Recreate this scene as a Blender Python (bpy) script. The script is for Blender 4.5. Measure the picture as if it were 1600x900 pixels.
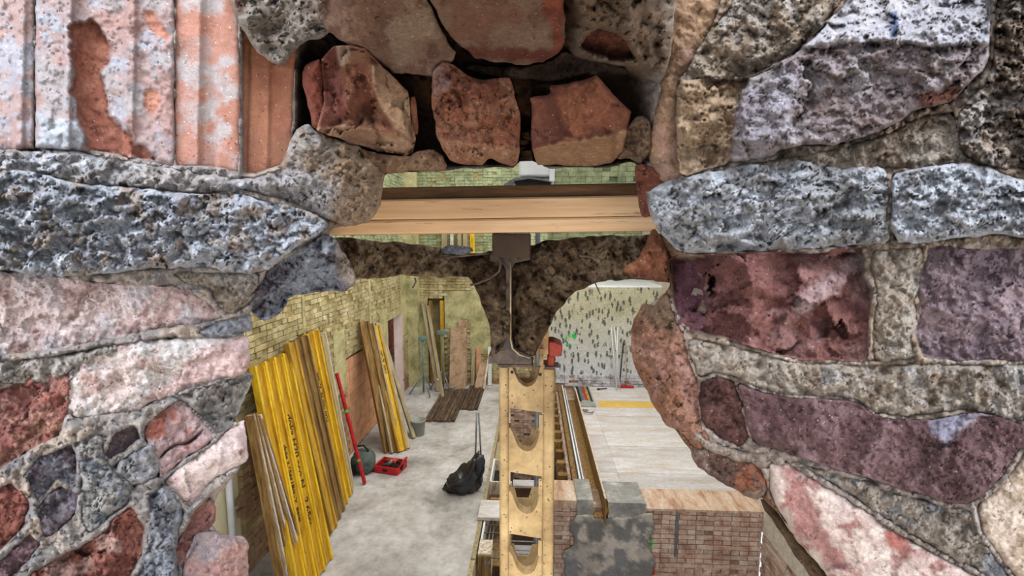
import bpy, bmesh, math, random
import numpy as np
from mathutils import Vector, Matrix
random.seed(7)
for o in list(bpy.data.objects): bpy.data.objects.remove(o)
S = bpy.context.scene
COL = S.collection
# ------------------------------------------------------------------ camera
F = 700.0; CH = 4.0
PITCH = math.atan(76/F); YAW = math.atan(35/F*math.cos(PITCH))
cam_d = bpy.data.cameras.new('camera'); cam = bpy.data.objects.new('camera', cam_d); COL.objects.link(cam)
cam_d.sensor_width = 36; cam_d.lens = 36*F/1600; cam_d.clip_start = .01; cam_d.clip_end = 200
cam.location = (0, 0, CH)
cam.rotation_euler = (math.pi/2-PITCH, 0, YAW)
S.camera = cam
# ------------------------------------------------------------------ world, lights, exposure
S.view_settings.view_transform = 'Standard'; S.view_settings.look = 'None'
S.view_settings.gamma = 1; S.view_settings.use_curve_mapping = False
S.view_settings.exposure = 0.0
W = bpy.data.worlds.new('sky'); S.world = W; W.use_nodes = True
W.node_tree.nodes['Background'].inputs[0].default_value = (.90, .94, 1, 1)
W.node_tree.nodes['Background'].inputs[1].default_value = 1.15
def area(name, loc, aim, size, size_y, power, color):
    l = bpy.data.lights.new(name, 'AREA'); l.shape = 'RECTANGLE'; l.size = size; l.size_y = size_y
    l.energy = power; l.color = color
    o = bpy.data.objects.new(name, l); COL.objects.link(o); o.location = loc
    o.rotation_euler = (Vector(aim)-Vector(loc)).to_track_quat('-Z', 'Y').to_euler()
    return o
area('near_room_skylight', (.0, -1.1, 6.0), (0, .7, 3.85), 2.0, 1.0, 205, (.82, .89, 1))
area('near_room_window_left', (-1.6, -1.7, 4.4), (.3, .6, 3.8), .8, 1.2, 78, (.88, .91, 1))
area('near_room_window_right', (1.9, -1.4, 4.3), (-.1, .6, 3.85), .8, 1.2, 64, (.92, .94, 1))
area('near_room_warm_fill', (.05, -.25, 2.9), (0, .55, 4.3),   .5, .4, 8, (1, .74, .46))  # added upward fill for the soffit, in place of warm bounce; no lamp there
area('hall_overhead_fill', (.8, 6.5, 7.6), (-.4, 9, 0), 5.0, 6.0, 330, (1, .95, .86))  # added overhead fill; the hall is daylit and has no known lamps
area('hall_window', (3.2, 9.5, 4.2), (-3.4, 8.6, 1.6), 3.2, 2.6, 110, (1, .95, .84))
area('warm_bounce_fill', (-.1, 1.9, 3.0), (.0, .5, 4.25), .7, .5, 13, (1, .72, .44))  # added warm fill from the hall side, standing in for floor bounce
# ------------------------------------------------------------------ pixel -> world helpers (plain geometry)
R = cam.rotation_euler.to_matrix(); CAM = Vector((0, 0, CH))
Rn = np.array(R)
def ray(u, v): return R @ Vector(((u-800)/F, -(v-450)/F, -1))
def at_z(u, v, z=0):
    d = ray(u, v); return CAM + d*((z-CH)/d.z)
def at_y(u, v, y):
    d = ray(u, v); return CAM + d*(y/d.y)
def at_x(u, v, x):
    d = ray(u, v); return CAM + d*(x/d.x)
def P(u, v, t):
    c = np.stack([(u-800)/F*t, -(v-450)/F*t, -t], -1)
    return c @ Rn.T + np.array([0, 0, CH])
def lin(c):
    if isinstance(c, str): c = [int(c[i:i+2], 16)/255 for i in (0, 2, 4)]
    return tuple((x/12.92 if x <= .04045 else ((x+.055)/1.055)**2.4) for x in c)
# ------------------------------------------------------------------ numpy noise
def _hash(ix, iy, s):
    h = (ix.astype(np.int64)*374761393 + iy.astype(np.int64)*668265263 + s*1442695041) & 0xffffffff
    h = ((h ^ (h >> 13))*1274126177) & 0xffffffff
    h = ((h ^ (h >> 16))*2246822519) & 0xffffffff
    return ((h ^ (h >> 15)) & 0xffffff)/float(0xffffff)
def vnoise(x, y, s=0):
    ix = np.floor(x); iy = np.floor(y); fx = x-ix; fy = y-iy
    fx = fx*fx*fx*(fx*(fx*6-15)+10); fy = fy*fy*fy*(fy*(fy*6-15)+10)
    a = _hash(ix, iy, s); b = _hash(ix+1, iy, s); c = _hash(ix, iy+1, s); d = _hash(ix+1, iy+1, s)
    return (a+(b-a)*fx + (c+(d-c)*fx - a-(b-a)*fx)*fy)*2-1
def fbm(x, y, sc, octv=4, s=0, g=.5):
    x = np.asarray(x, float)/sc; y = np.asarray(y, float)/sc; r = 0; a = 1; t = 0
    for i in range(octv):
        r = r + a*vnoise(x, y, s+i*17); t += a; a *= g; x = x*2.03+5.2; y = y*2.03+1.7
    return r/t
def cells(x, y, sc, s=0, mode='lump', slope=.9, q=1.0):
    x = np.asarray(x, float)/sc; y = np.asarray(y, float)/sc
    ix = np.floor(x); iy = np.floor(y); best = None
    for dx in (-2, -1, 0, 1, 2):
        for dy in (-2, -1, 0, 1, 2):
            cx = ix+dx; cy = iy+dy
            px = cx+_hash(cx, cy, s); py = cy+_hash(cx, cy, s+1)
            gx = (_hash(cx, cy, s+2)*2-1)*slope; gy = (_hash(cx, cy, s+3)*2-1)*slope; of = _hash(cx, cy, s+4)
            ex = x-px; ey = y-py; r2 = ex*ex+ey*ey
            v = of*.7 + gx*ex + gy*ey
            v = v - q*r2 if mode == 'lump' else v + q*r2
            best = v if best is None else (np.maximum(best, v) if mode == 'lump' else np.minimum(best, v))
    return best
def facets(x, y, sc, s=0, slope=.9, step=.5):
    x = np.asarray(x, float)/sc; y = np.asarray(y, float)/sc
    ix = np.floor(x); iy = np.floor(y); best = np.full(x.shape, 9e9); val = np.zeros(x.shape)
    for dx in (-1, 0, 1):
        for dy in (-1, 0, 1):
            cx = ix+dx; cy = iy+dy
            ex = x-cx-_hash(cx, cy, s); ey = y-cy-_hash(cx, cy, s+1)
            v = _hash(cx, cy, s+4)*step + (_hash(cx, cy, s+2)*2-1)*slope*ex + (_hash(cx, cy, s+3)*2-1)*slope*ey
            w = ex*ex+ey*ey; m = w < best; best = np.where(m, w, best); val = np.where(m, v, val)
    return val
def sst(a, b, x):
    t = np.clip((x-a)/(b-a), 0, 1); return t*t*(3-2*t)
# ------------------------------------------------------------------ polygons
def refine(poly, rag=2.0, seed=0, seg=5, rnd=True):
    p = np.array(poly, float)
    if rnd:
        q = []
        n = len(p)
        for i in range(n):
            a = p[i]; b = p[(i+1) % n]
            q += [a*.8+b*.2, a*.2+b*.8]
        p = np.array(q)
    out = []
    n = len(p)
    for i in range(n):
        a = p[i]; b = p[(i+1) % n]; L = np.hypot(*(b-a)); k = max(1, int(L/seg))
        for j in range(k): out.append(a+(b-a)*j/k)
    out = np.array(out)
    dx = fbm(out[:, 0], out[:, 1], 14, 3, seed+3)*rag; dy = fbm(out[:, 0], out[:, 1], 14, 3, seed+9)*rag
    dx += fbm(out[:, 0], out[:, 1], 45, 2, seed+23)*rag; dy += fbm(out[:, 0], out[:, 1], 45, 2, seed+29)*rag
    return out+np.stack([dx, dy], -1)*1.4
def sdf(pts, poly, chunk=4000):
    a = poly; b = np.roll(poly, -1, 0); ab = b-a; L2 = (ab**2).sum(1)+1e-9
    D = np.empty(len(pts)); N = np.empty((len(pts), 2))
    for s in range(0, len(pts), chunk):
        p = pts[s:s+chunk]
        ap = p[:, None]-a[None]
        t = np.clip((ap*ab).sum(-1)/L2, 0, 1)
        cl = a+ab*t[..., None]
        d2 = ((p[:, None]-cl)**2).sum(-1)
        k = d2.argmin(1); r = np.arange(len(p))
        c = ((a[None, :, 1] > p[:, 1:2]) != (b[None, :, 1] > p[:, 1:2])) & \
            (p[:, 0:1] < (ab[None, :, 0])*(p[:, 1:2]-a[None, :, 1])/(ab[None, :, 1]+1e-12)+a[None, :, 0])
        ins = c.sum(1) % 2 == 1
        D[s:s+chunk] = np.sqrt(d2[r, k])*np.where(ins, -1, 1); N[s:s+chunk] = cl[r, k]
    return D, N
HOLE = np.array([(600,268),(650,270),(698,268),(765,262),(811,262),(813,208),(829,206),(834,262),(955,262),(985,252),(1004,268),(1012,310),(1024,345),(1046,395),(1050,452),
 (1006,482),(992,512),(992,560),(1014,616),(1044,660),(1090,716),(1152,758),(1198,782),(1246,838),(1296,900),(1400,1060),(1480,1200),
 (376,1200),(380,1000),(380,842),(329,832),(333,780),(380,728),(384,664),(360,655),(388,590),(382,530),(384,492),(440,452),(540,436),(506,360),(556,348),(584,332),(594,300)], float)
HOLE_R = refine(HOLE, 1.5, 77, 8)
def depth_field(u, v):
    sh = u.shape; pts = np.stack([u.ravel(), v.ravel()], -1)
    d, _ = sdf(pts, HOLE); d = np.maximum(d, 0).reshape(sh)
    z = .62 - .165*(1-np.exp(-d/280))
    m = sst(420, 560, u)*sst(1090, 960, u)*sst(140, 60, v)
    z = z - m*np.clip(125-v, 0, 300)*.00095
    return z
def y_plane(Y):
    def f(u, v):
        du = (u-800)/F; dv = -(v-450)/F
        dy = Rn[1, 0]*du + Rn[1, 1]*dv - Rn[1, 2]
        return Y/dy
    return f
# ------------------------------------------------------------------ mesh / object helpers
def link(o, parent=None):
    COL.objects.link(o)
    if parent is not None: o.parent = parent
    return o
def tag(o, label=None, cat=None, group=None, kind=None):
    if label: o['label'] = label
    if cat: o['category'] = cat
    if group: o['group'] = group
    if kind: o['kind'] = kind
    return o
def empty(name, loc=(0, 0, 0), label=None, cat=None, group=None, kind=None, rot=(0, 0, 0)):
    o = bpy.data.objects.new(name, None); o.location = loc; o.rotation_euler = rot; o.empty_display_size = .1
    COL.objects.link(o); return tag(o, label, cat, group, kind)
class MB:
    def __init__(s): s.v = []; s.f = []
    def box(s, x0, x1, y0, y1, z0, z1, M=None, jit=0):
        n = len(s.v); c = [(x, y, z) for z in (z0, z1) for y in (y0, y1) for x in (x0, x1)]
        for p in c:
            p = Vector(p)
            if jit: p += Vector((random.uniform(-jit, jit), random.uniform(-jit, jit), random.uniform(-jit, jit)))
            s.v.append(tuple(M @ p if M else p))
        for q in ((0, 2, 3, 1), (4, 5, 7, 6), (0, 1, 5, 4), (2, 6, 7, 3), (0, 4, 6, 2), (1, 3, 7, 5)): s.f.append(tuple(n+i for i in q))
        return s
    def tube(s, pts, r, n=10, cap=True):
        pts = [Vector(p) for p in pts]; rr = r if isinstance(r, (list, tuple)) else [r]*len(pts); base = len(s.v)
        for i, p in enumerate(pts):
            t = (pts[min(i+1, len(pts)-1)]-pts[max(i-1, 0)]).normalized()
            a = t.orthogonal().normalized() if i == 0 else (a - t*a.dot(t)).normalized()
            b = t.cross(a)
            for k in range(n):
                g = 2*math.pi*k/n; s.v.append(tuple(p+(a*math.cos(g)+b*math.sin(g))*rr[i]))
        for i in range(len(pts)-1):
            for k in range(n):
                s.f.append((base+i*n+k, base+i*n+(k+1) % n, base+(i+1)*n+(k+1) % n, base+(i+1)*n+k))
        if cap:
            s.f.append(tuple(base+k for k in reversed(range(n)))); s.f.append(tuple(base+(len(pts)-1)*n+k for k in range(n)))
        return s
    def prism(s, poly, y0, y1, M=None):   # polygon in local xz, extruded along y
        n = len(poly); b = len(s.v)
        for y in (y0, y1):
            for (x, z) in poly:
                p = Vector((x, y, z)); s.v.append(tuple(M @ p if M else p))
        s.f.append(tuple(b+i for i in range(n))); s.f.append(tuple(b+n+i for i in reversed(range(n))))
        for i in range(n): s.f.append((b+i, b+n+i, b+n+(i+1) % n, b+(i+1) % n))
        return s
    def lathe(s, prof, c, n=24):
        b = len(s.v)
        for (r, z) in prof:
            for k in range(n):
                g = 2*math.pi*k/n; s.v.append((c[0]+r*math.cos(g), c[1]+r*math.sin(g), c[2]+z))
        for i in range(len(prof)-1):
            for k in range(n): s.f.append((b+i*n+k, b+i*n+(k+1) % n, b+(i+1)*n+(k+1) % n, b+(i+1)*n+k))
        return s
    def mesh(s, name, mat, smooth=False, bevel=0):
        me = bpy.data.meshes.new(name); me.from_pydata(s.v, [], s.f); me.materials.append(mat)
        bm = bmesh.new(); bm.from_mesh(me); bmesh.ops.recalc_face_normals(bm, faces=bm.faces)
        if bevel: bmesh.ops.bevel(bm, geom=bm.edges[:], offset=bevel, segments=1, affect='EDGES', clamp_overlap=True)
        bm.to_mesh(me); bm.free()
        if smooth: me.shade_smooth()
        return me
    def build(s, name, mat, parent=None, smooth=False, bevel=0):
        return link(bpy.data.objects.new(name, s.mesh(name, mat, smooth, bevel)), parent)
# ------------------------------------------------------------------ materials
def nt_mat(name):
    m = bpy.data.materials.new(name); m.use_nodes = True; t = m.node_tree; b = t.nodes['Principled BSDF']
    return m, t, b
def N(t, typ, **k):
    n = t.nodes.new(typ)
    for a, v in k.items():
        if a in n.inputs.keys() if isinstance(a, str) else False: n.inputs[a].default_value = v
        else: setattr(n, a, v)
    return n
def noise(t, vec, sc, det=6, rough=.6, dist=0):
    n = t.nodes.new('ShaderNodeTexNoise'); n.inputs['Scale'].default_value = sc; n.inputs['Detail'].default_value = det
    n.inputs['Roughness'].default_value = rough; n.inputs['Distortion'].default_value = dist
    t.links.new(vec, n.inputs['Vector']); return n.outputs['Fac']
def ramp(t, fac, stops):
    r = t.nodes.new('ShaderNodeValToRGB'); e = r.color_ramp.elements
    while len(e) > 1: e.remove(e[-1])
    for i, (p, c) in enumerate(stops):
        c = lin(c) if isinstance(c, str) else ((c,)*3 if isinstance(c, (int, float)) else c)
        x = e[0] if i == 0 else e.new(p)
        x.position = p; x.color = (*c, 1)
    t.links.new(fac, r.inputs[0]); return r.outputs[0]
def mix(t, a, b, fac=1.0, mode='MIX'):
    m = t.nodes.new('ShaderNodeMix'); m.data_type = 'RGBA'; m.blend_type = mode; m.clamp_result = False
    for s, v in ((6, a), (7, b)):
        if hasattr(v, 'is_linked') or isinstance(v, bpy.types.NodeSocket): t.links.new(v, m.inputs[s])
        else: m.inputs[s].default_value = (*(lin(v) if isinstance(v, str) else v), 1)
    if isinstance(fac, bpy.types.NodeSocket): t.links.new(fac, m.inputs[0])
    else: m.inputs[0].default_value = fac
    return m.outputs[2]
def math_n(t, op, a, b=0.0):
    m = t.nodes.new('ShaderNodeMath'); m.operation = op
    for i, v in enumerate((a, b)):
        if isinstance(v, bpy.types.NodeSocket): t.links.new(v, m.inputs[i])
        else: m.inputs[i].default_value = v
    return m.outputs[0]
def bump(t, b, h, dist, strength=1.0):
    n = t.nodes.new('ShaderNodeBump'); n.inputs['Distance'].default_value = dist; n.inputs['Strength'].default_value = strength
    t.links.new(h, n.inputs['Height']); t.links.new(n.outputs[0], b.inputs['Normal'])
def coord(t, mapping=None, kind='Object'):
    c = t.nodes.new('ShaderNodeTexCoord')
    v = t.nodes.new('ShaderNodeNewGeometry').outputs['Position'] if kind == 'World' else c.outputs[kind]
    if mapping:
        m = t.nodes.new('ShaderNodeMapping'); m.inputs['Scale'].default_value = mapping; t.links.new(v, m.inputs[0]); v = m.outputs[0]
    return v
def rock_mat(name, lo=.62, hi=1.35, pits=.5, fine=230, relief=.004, white=.0, stretch=None, grain=.8):
    m, t, b = nt_mat(name); v = coord(t, stretch)
    a = t.nodes.new('ShaderNodeAttribute'); a.attribute_name = 'Col'
    n1 = noise(t, v, fine*.5, 10, .78); c = mix(t, a.outputs['Color'], ramp(t, n1, [(.30, lo), (.5, 1.0), (.70, hi)]), 1, 'MULTIPLY')
    n2 = noise(t, v, fine*1.9, 6, .78)
    c = mix(t, c, ramp(t, n2, [(.32, .55), (.5, 1.0), (.70, 1.4)]), grain, 'MULTIPLY')
    vo = t.nodes.new('ShaderNodeTexVoronoi'); vo.inputs['Scale'].default_value = fine*.62; t.links.new(v, vo.inputs['Vector'])
    gate = noise(t, v, fine*.22, 3, .6)
    pit = ramp(t, vo.outputs['Distance'], [(.10, 0.0), (.24, 1.0)])
    g = ramp(t, gate, [(.50, 1.0), (.60, 0.0)])
    pitm = math_n(t, 'MAXIMUM', pit, g)
    c = mix(t, c, ramp(t, pitm, [(0, 1-pits), (1, 1.0)]), 1, 'MULTIPLY')
    if white:
        vw = t.nodes.new('ShaderNodeTexVoronoi'); vw.inputs['Scale'].default_value = fine*.5; t.links.new(mix(t, v, (7., 3., 1.), 1, 'ADD'), vw.inputs['Vector'])
        c = mix(t, c, 'efe6df', math_n(t, 'MULTIPLY', ramp(t, vw.outputs['Distance'], [(.06, 1.0), (.13, 0.0)]), white))
    t.links.new(c, b.inputs['Base Color']); b.inputs['Roughness'].default_value = .92; b.inputs['Specular IOR Level'].default_value = .25
    h = math_n(t, 'ADD', math_n(t, 'MULTIPLY', n1, 2.0), math_n(t, 'ADD', math_n(t, 'MULTIPLY', n2, .9), math_n(t, 'MULTIPLY', pitm, .55)))
    bump(t, b, h, relief)
    return m
def simple(name, c1, c2, sc=6, det=6, rough=.8, metal=0, relief=.0, stretch=None, c3=None, obj_rand=0, kind='Object', dots=None, spec=.4, lo=.35, hi=.65, fine=0):
    m, t, b = nt_mat(name); v = coord(t, stretch, kind)
    n = noise(t, v, sc, det, .62, .3)
    st = [(lo, c1), (hi, c2)] if c3 is None else [(lo, c1), ((lo+hi)/2, c2), (hi, c3)]
    c = ramp(t, n, st)
    if fine: c = mix(t, c, ramp(t, noise(t, v, sc*fine, 6, .7), [(.3, .72), (.5, 1.0), (.72, 1.22)]), 1, 'MULTIPLY')
    if obj_rand:
        oi = t.nodes.new('ShaderNodeObjectInfo')
        c = mix(t, c, ramp(t, oi.outputs['Random'], [(0, 1-obj_rand), (1, 1+obj_rand*.6)]), 1, 'MULTIPLY')
    if dots:
        vo = t.nodes.new('ShaderNodeTexVoronoi'); vo.inputs['Scale'].default_value = dots[0]; t.links.new(v, vo.inputs['Vector'])
        g = ramp(t, vo.outputs['Distance'], [(dots[1], 1.0), (dots[1]+.05, 0.0)])
        c = mix(t, c, dots[2], g)
    t.links.new(c, b.inputs['Base Color']); b.inputs['Roughness'].default_value = rough; b.inputs['Metallic'].default_value = metal
    b.inputs['Specular IOR Level'].default_value = spec
    if relief: bump(t, b, noise(t, v, sc*6, 6, .65), relief)
    return m
M = {}
M['mortar'] = rock_mat('crumbling mortar', .88, 1.75, .5, 230, .007, .2, None, .65)
M['brickstone'] = rock_mat('broken brick', .78, 1.48, .5, 260, .004, .5, None, .6)
M['plaster'] = rock_mat('old plaster skin', .86, 1.42, .5, 240, .0022, .2, None, .7)
M['clay'] = rock_mat('fired clay', .9, 1.22, .4, 260, .0018, .5, None, .4)
M['concrete'] = rock_mat('dirty rubble concrete', .35, 1.8, .7, 110, .016, .1, None, .9)
M['render'] = rock_mat('cement render', .85, 1.15, .3, 26, .004, .0, None, .5)
# ------------------------------------------------------------------ rock patches
def patch(name, poly, mat, parent, cols, off=0.0, bulge=.02, edge=14, rough=.006, lump=(0, 20), chip=(0, 60), flake=0, facet=(0, 50), step=2.6, thick=.09, ring=4,
          seed=0, rag=2.0, zones=(), Df=depth_field, tilt=(0, 0), height=None, ext=None, label=None, inside=True, vein=None, csc=60, csharp=.8, rnd=True, shrink=.25):
    poly = np.array(poly, float)
    rp = refine(poly, rag, seed, max(4, step*1.4), rnd) if not isinstance(ext, np.ndarray) else ext
    x0, y0 = rp.min(0)-step*(ring+1); x1, y1 = rp.max(0)+step*(ring+1)
    us = np.arange(x0, x1, step); vs = np.arange(y0, y1, step)
    U, V = np.meshgrid(us, vs); pts = np.stack([U.ravel(), V.ravel()], -1)
    d, nr = sdf(pts, rp)
    q = pts.copy()
    near = np.abs(d) < step*.5
    out = (d >= step*.5)
    q[near] = nr[near]
    cen = rp.mean(0)
    dirn = nr-pts; dl = np.linalg.norm(dirn, axis=1, keepdims=True)+1e-9
    q[out] = nr[out]+dirn[out]/dl[out]*(d[out][:, None]*shrink)
    dc = np.maximum(d, 0); dc[near] = 0
    di = np.maximum(-d, 0)
    u = q[:, 0]; v = q[:, 1]
    z = Df(u, v)+off
    h = bulge*(1-np.exp(-di/edge)) + rough*fbm(u, v, 26, 5, seed+40, .6)*np.minimum(1, di/6+.25)
    if lump[0]: h = h + lump[0]*cells(u, v, lump[1], seed+50, 'lump')*np.minimum(1, di/8+.3)
    if chip[0]: h = h + chip[0]*1.7*(cells(u+fbm(u, v, 30, 2, seed)*8, v, chip[1], seed+60, 'chip', 1.3, .5)-.2)*np.minimum(1, di/6+.2)
    if facet[0]: h = h + facet[0]*facets(u+fbm(u, v, 34, 4, seed+11)*26, v+fbm(u, v, 34, 4, seed+12)*26, facet[1], seed+62)*np.minimum(1, di/7+.3)
    if flake: h = h + flake*1.5*facets(u*.42+fbm(u, v, 16, 4, seed+3)*9, v+.12*u+fbm(u, v, 18, 4, seed+4)*12, 17, seed+63)*np.minimum(1, di/5+.3)
    if flake: h = h + flake*.5*(cells(u*.45+fbm(u, v, 22, 2, seed+3)*5, v+.12*u+fbm(u, v, 40, 2, seed+4)*6, 7.5, seed+61, 'chip', 1.1, .6)-.2)*np.minimum(1, di/5+.3)
    h = h + rough*.55*facets(u+fbm(u, v, 12, 3, seed+13)*7, v+fbm(u, v, 12, 3, seed+14)*7, 11, seed+64)*np.minimum(1, di/6+.2)
    h = h + rough*.35*facets(u+fbm(u, v, 7, 2, seed+15)*5, v+fbm(u, v, 7, 2, seed+16)*5, 5.5, seed+65)*np.minimum(1, di/6+.2)
    h = h + tilt[0]*(u-cen[0])/100 + tilt[1]*(v-cen[1])/100
    if height is not None: h = h + height(u, v, di)
    # colours
    c = [np.array(lin(k)) for k in cols]
    n1 = fbm(u, v, csc, 5, seed+70, .6)[:, None]; n2 = fbm(u, v, csc*.45, 5, seed+80, .6)[:, None]
    C = c[0]*np.ones((len(u), 1))
    if len(c) > 1: C = C+(c[1]-C)*sst(-csharp*.5, csharp*.5, n1)
    if len(c) > 2: C = C+(c[2]-C)*sst(.02, .42, n2)
    if len(c) > 3: C = C+(c[3]-C)*sst(.04, .36, fbm(u, v, csc*.7, 5, seed+95, .6)[:, None])
    for zn in zones:
        zd, _ = sdf(q, np.array(zn['p'], float))
        w = sst(zn.get('s', 5), -zn.get('s', 5), zd+fbm(u, v, 16, 4, seed+90)*zn.get('r', 8))
        if 'c' in zn:
            zc = [np.array(lin(k)) for k in zn['c']]
            k = zc[0]+(zc[-1]-zc[0])*sst(-.25, .25, n2)
            C = C+(k-C)*(w*zn.get('a', 1))[:, None]
        if 'h' in zn: h = h+zn['h']*w
        if 'g' in zn:
            zcen = np.array(zn['p'], float).mean(0)
            h = h+w*(zn['g'][0]*(u-zcen[0])+zn['g'][1]*(v-zcen[1]))/100
    lum = C.mean(1, keepdims=True); C = C+(lum-C)*(.16 if Df is depth_field else 0)
    z = z - h + np.where(dc > 0, thick*np.minimum(1, dc/(step*(ring-.5))), 0)
    if inside: z = np.maximum(z, .12)
    W3 = P(u, v, z)
    idx = np.arange(len(pts)).reshape(U.shape); ok = (d < step*ring).reshape(U.shape)
    cell = ok[:-1, :-1] & ok[1:, :-1] & ok[:-1, 1:] & ok[1:, 1:]
    a = idx[:-1, :-1][cell]; b = idx[1:, :-1][cell]; cc = idx[1:, 1:][cell]; dd = idx[:-1, 1:][cell]
    faces = np.stack([a, b, cc, dd], -1)
    used = np.unique(faces); rem = np.full(len(pts), -1); rem[used] = np.arange(len(used))
    faces = rem[faces]; W3 = W3[used]; C = C[used]
    nv = len(W3)
    # close the back with a flat cap joined through the open rim
    e = np.concatenate([faces[:, [0, 1]], faces[:, [1, 2]], faces[:, [2, 3]], faces[:, [3, 0]]])
    es = np.sort(e, 1); uq, inv, cnt = np.unique(es, axis=0, return_inverse=True, return_counts=True)
    inv = inv.ravel()
    be = e[cnt[inv] == 1]
    fl = faces.tolist()
    zb = np.full(nv, z[used].max()+.002); B3 = P(q[used][:, 0], q[used][:, 1], zb)
    W3 = np.vstack([W3, B3]); C = np.vstack([C, C])
    fl += (faces[:, ::-1]+nv).tolist() + np.stack([be[:, 1], be[:, 0], be[:, 0]+nv, be[:, 1]+nv], -1).tolist()
    me = bpy.data.meshes.new(name); me.from_pydata(W3.tolist(), [], fl)
    at = me.color_attributes.new('Col', 'FLOAT_COLOR', 'POINT')
    at.data.foreach_set('color', np.concatenate([C, np.ones((len(C), 1))], 1).astype(np.float32).ravel())
    me.materials.append(mat if not isinstance(mat, str) else M[mat])
    me.shade_smooth()
    o = link(bpy.data.objects.new(name, me), parent)
    if label: o['label'] = label
    return o
# ================================================================== NEAR WALL (broken masonry around the hole)
near = empty('wall_front', (0, .6, CH), kind='structure')
EXT = np.array([(-180,-150),(1780,-150),(1780,1050),(1400,1060)]+[tuple(p) for p in []])
# mortar bed: everything outside the hole
def mortar_bed():
    step = 3.6
    us = np.arange(-180, 1784, step); vs = np.arange(-150, 1054, step)
    U, V = np.meshgrid(us, vs); pts = np.stack([U.ravel(), V.ravel()], -1)
    d, nr = sdf(pts, HOLE_R)          # negative in the hole
    ringp = 5
    q = pts.copy(); near_ = np.abs(d) < step*.5; q[near_] = nr[near_]
    inn = d <= -step*.5
    dirn = nr-pts; dl = np.linalg.norm(dirn, axis=1, keepdims=True)+1e-9
    q[inn] = nr[inn]+dirn[inn]/dl[inn]*(-d[inn][:, None]*.35)
    dc = np.where(inn, -d, 0); di = np.maximum(d, 0); u = q[:, 0]; v = q[:, 1]
    z = depth_field(u, v)
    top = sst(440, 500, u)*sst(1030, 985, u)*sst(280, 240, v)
    h = .002 + .011*cells(u, v, 17, 5, 'lump')*.8 + .010*cells(u+fbm(u, v, 25, 3, 2)*9, v, 44, 9, 'lump', .9, .7)+.012*fbm(u, v, 40, 6, 3, .62)
    h += .009*facets(u+fbm(u, v, 12, 3, 71)*7, v+fbm(u, v, 12, 3, 72)*7, 9, 66)+.006*cells(u, v, 7, 19, 'lump')
    rt = sst(1020, 1060, u)
    h += rt*.010*cells(u, v, 11, 15, 'lump')*sst(.0, .3, fbm(u, v, 120, 2, 8)+.2)
    gr = sst(880, 915, u)*sst(1060, 1030, u)*sst(130, 90, v)      # pebbly mortar above the hole, right
    h = h - top*(1-gr)*.075 + gr*.020*(cells(u, v, 12, 31, 'lump')) + gr*.012
    h = h-.012*sst(475, 440, u)*sst(262, 225, v)
    ll = sst(455, 480, u)*sst(500, 482, u)*sst(60, 90, v)*sst(240, 215, v); h -= ll*.05
    for sp, of in STONES:
        m = (u > sp[:, 0].min()-4) & (u < sp[:, 0].max()+4) & (v > sp[:, 1].min()-4) & (v < sp[:, 1].max()+4)
        if m.any():
            sd, _ = sdf(q[m], sp); h[m] -= (.065+max(of, 0))*sst(0, 11, -sd)
    h *= np.minimum(1, di/10+.3)
    C = np.array(lin('a9a097'))*np.ones((len(u), 1))
    def put(c, w): 
        nonlocal C
        C = C+(np.array(lin(c))-C)*np.clip(w, 0, 1)[:, None]
    n = fbm(u, v, 70, 5, 21, .6); n2 = fbm(u, v, 25, 5, 22, .6)
    left = sst(560, 430, u)
    put('aea49c', left); put('c0ae9e', left*sst(-.05, .25, n)); put('989290', left*sst(.1, .4, n2))
    right = sst(1020, 1080, u)
    put('b09a84', right); put('c0b0a0', right*sst(-.05, .2, n)); put('94806c', right*sst(.1, .3, n2))
    put('a89c96', right*sst(600, 720, v)*.6); put('8e7660', gr); put('74604e', gr*sst(-.1, .3, n2))
    put('6a4e38', top*(1-gr)); put('523c2a', top*(1-gr)*sst(-.1, .2, n2))  # darker mortar here carries the shade around the hanging bricks
    mid = sst(440, 500, u)*sst(620, 560, u)*sst(180, 230, v)*sst(380, 340, v); put('8c7256', mid)
    rim = sst(36, 4, di)*sst(1000, 1040, u); put('7c5c42', rim)
    z = z-h+np.where(dc > 0, .24*np.minimum(1, dc/(step*(ringp-.5))), 0)
    W3 = P(u, v, np.maximum(z, .15))
    idx = np.arange(len(pts)).reshape(U.shape); ok = (d > -step*ringp).reshape(U.shape)
    cell = ok[:-1, :-1] & ok[1:, :-1] & ok[:-1, 1:] & ok[1:, 1:]
    f = np.stack([idx[:-1, :-1][cell], idx[1:, :-1][cell], idx[1:, 1:][cell], idx[:-1, 1:][cell]], -1)
    used = np.unique(f); rem = np.full(len(pts), -1); rem[used] = np.arange(len(used))
    me = bpy.data.meshes.new('mortar_bed'); me.from_pydata((W3[used]).tolist(), [], rem[f].tolist())
    at = me.color_attributes.new('Col', 'FLOAT_COLOR', 'POINT'); C = C[used]
    at.data.foreach_set('color', np.concatenate([C, np.ones((len(C), 1))], 1).astype(np.float32).ravel())
    me.materials.append(M['mortar']); me.shade_smooth()
    o = link(bpy.data.objects.new('mortar_bed', me), None); return o
def adopt(o):
    o.parent = near; o.matrix_parent_inverse = Matrix.Translation((0, -.6, -CH)); return o
STONES = []
def st(name, poly, mat, cols, label=None, **k):
    STONES.append((np.array(poly, float), k.get('off', 0)))
    sd_ = k.get('seed', 0); of_ = k.get('off', 0)
    k['off'] = of_ if of_ > 0 else of_*(.6 if sd_ in (114, 303, 306, 307, 308, 315) or 200 < sd_ < 300 else .25)
    if 115 <= sd_ <= 135: k['bulge'] = k.get('bulge', .02)*.7; k['rag'] = k.get('rag', 2)*1.6
    return adopt(patch(name, poly, mat, None, cols, label=label, **k))
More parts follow.
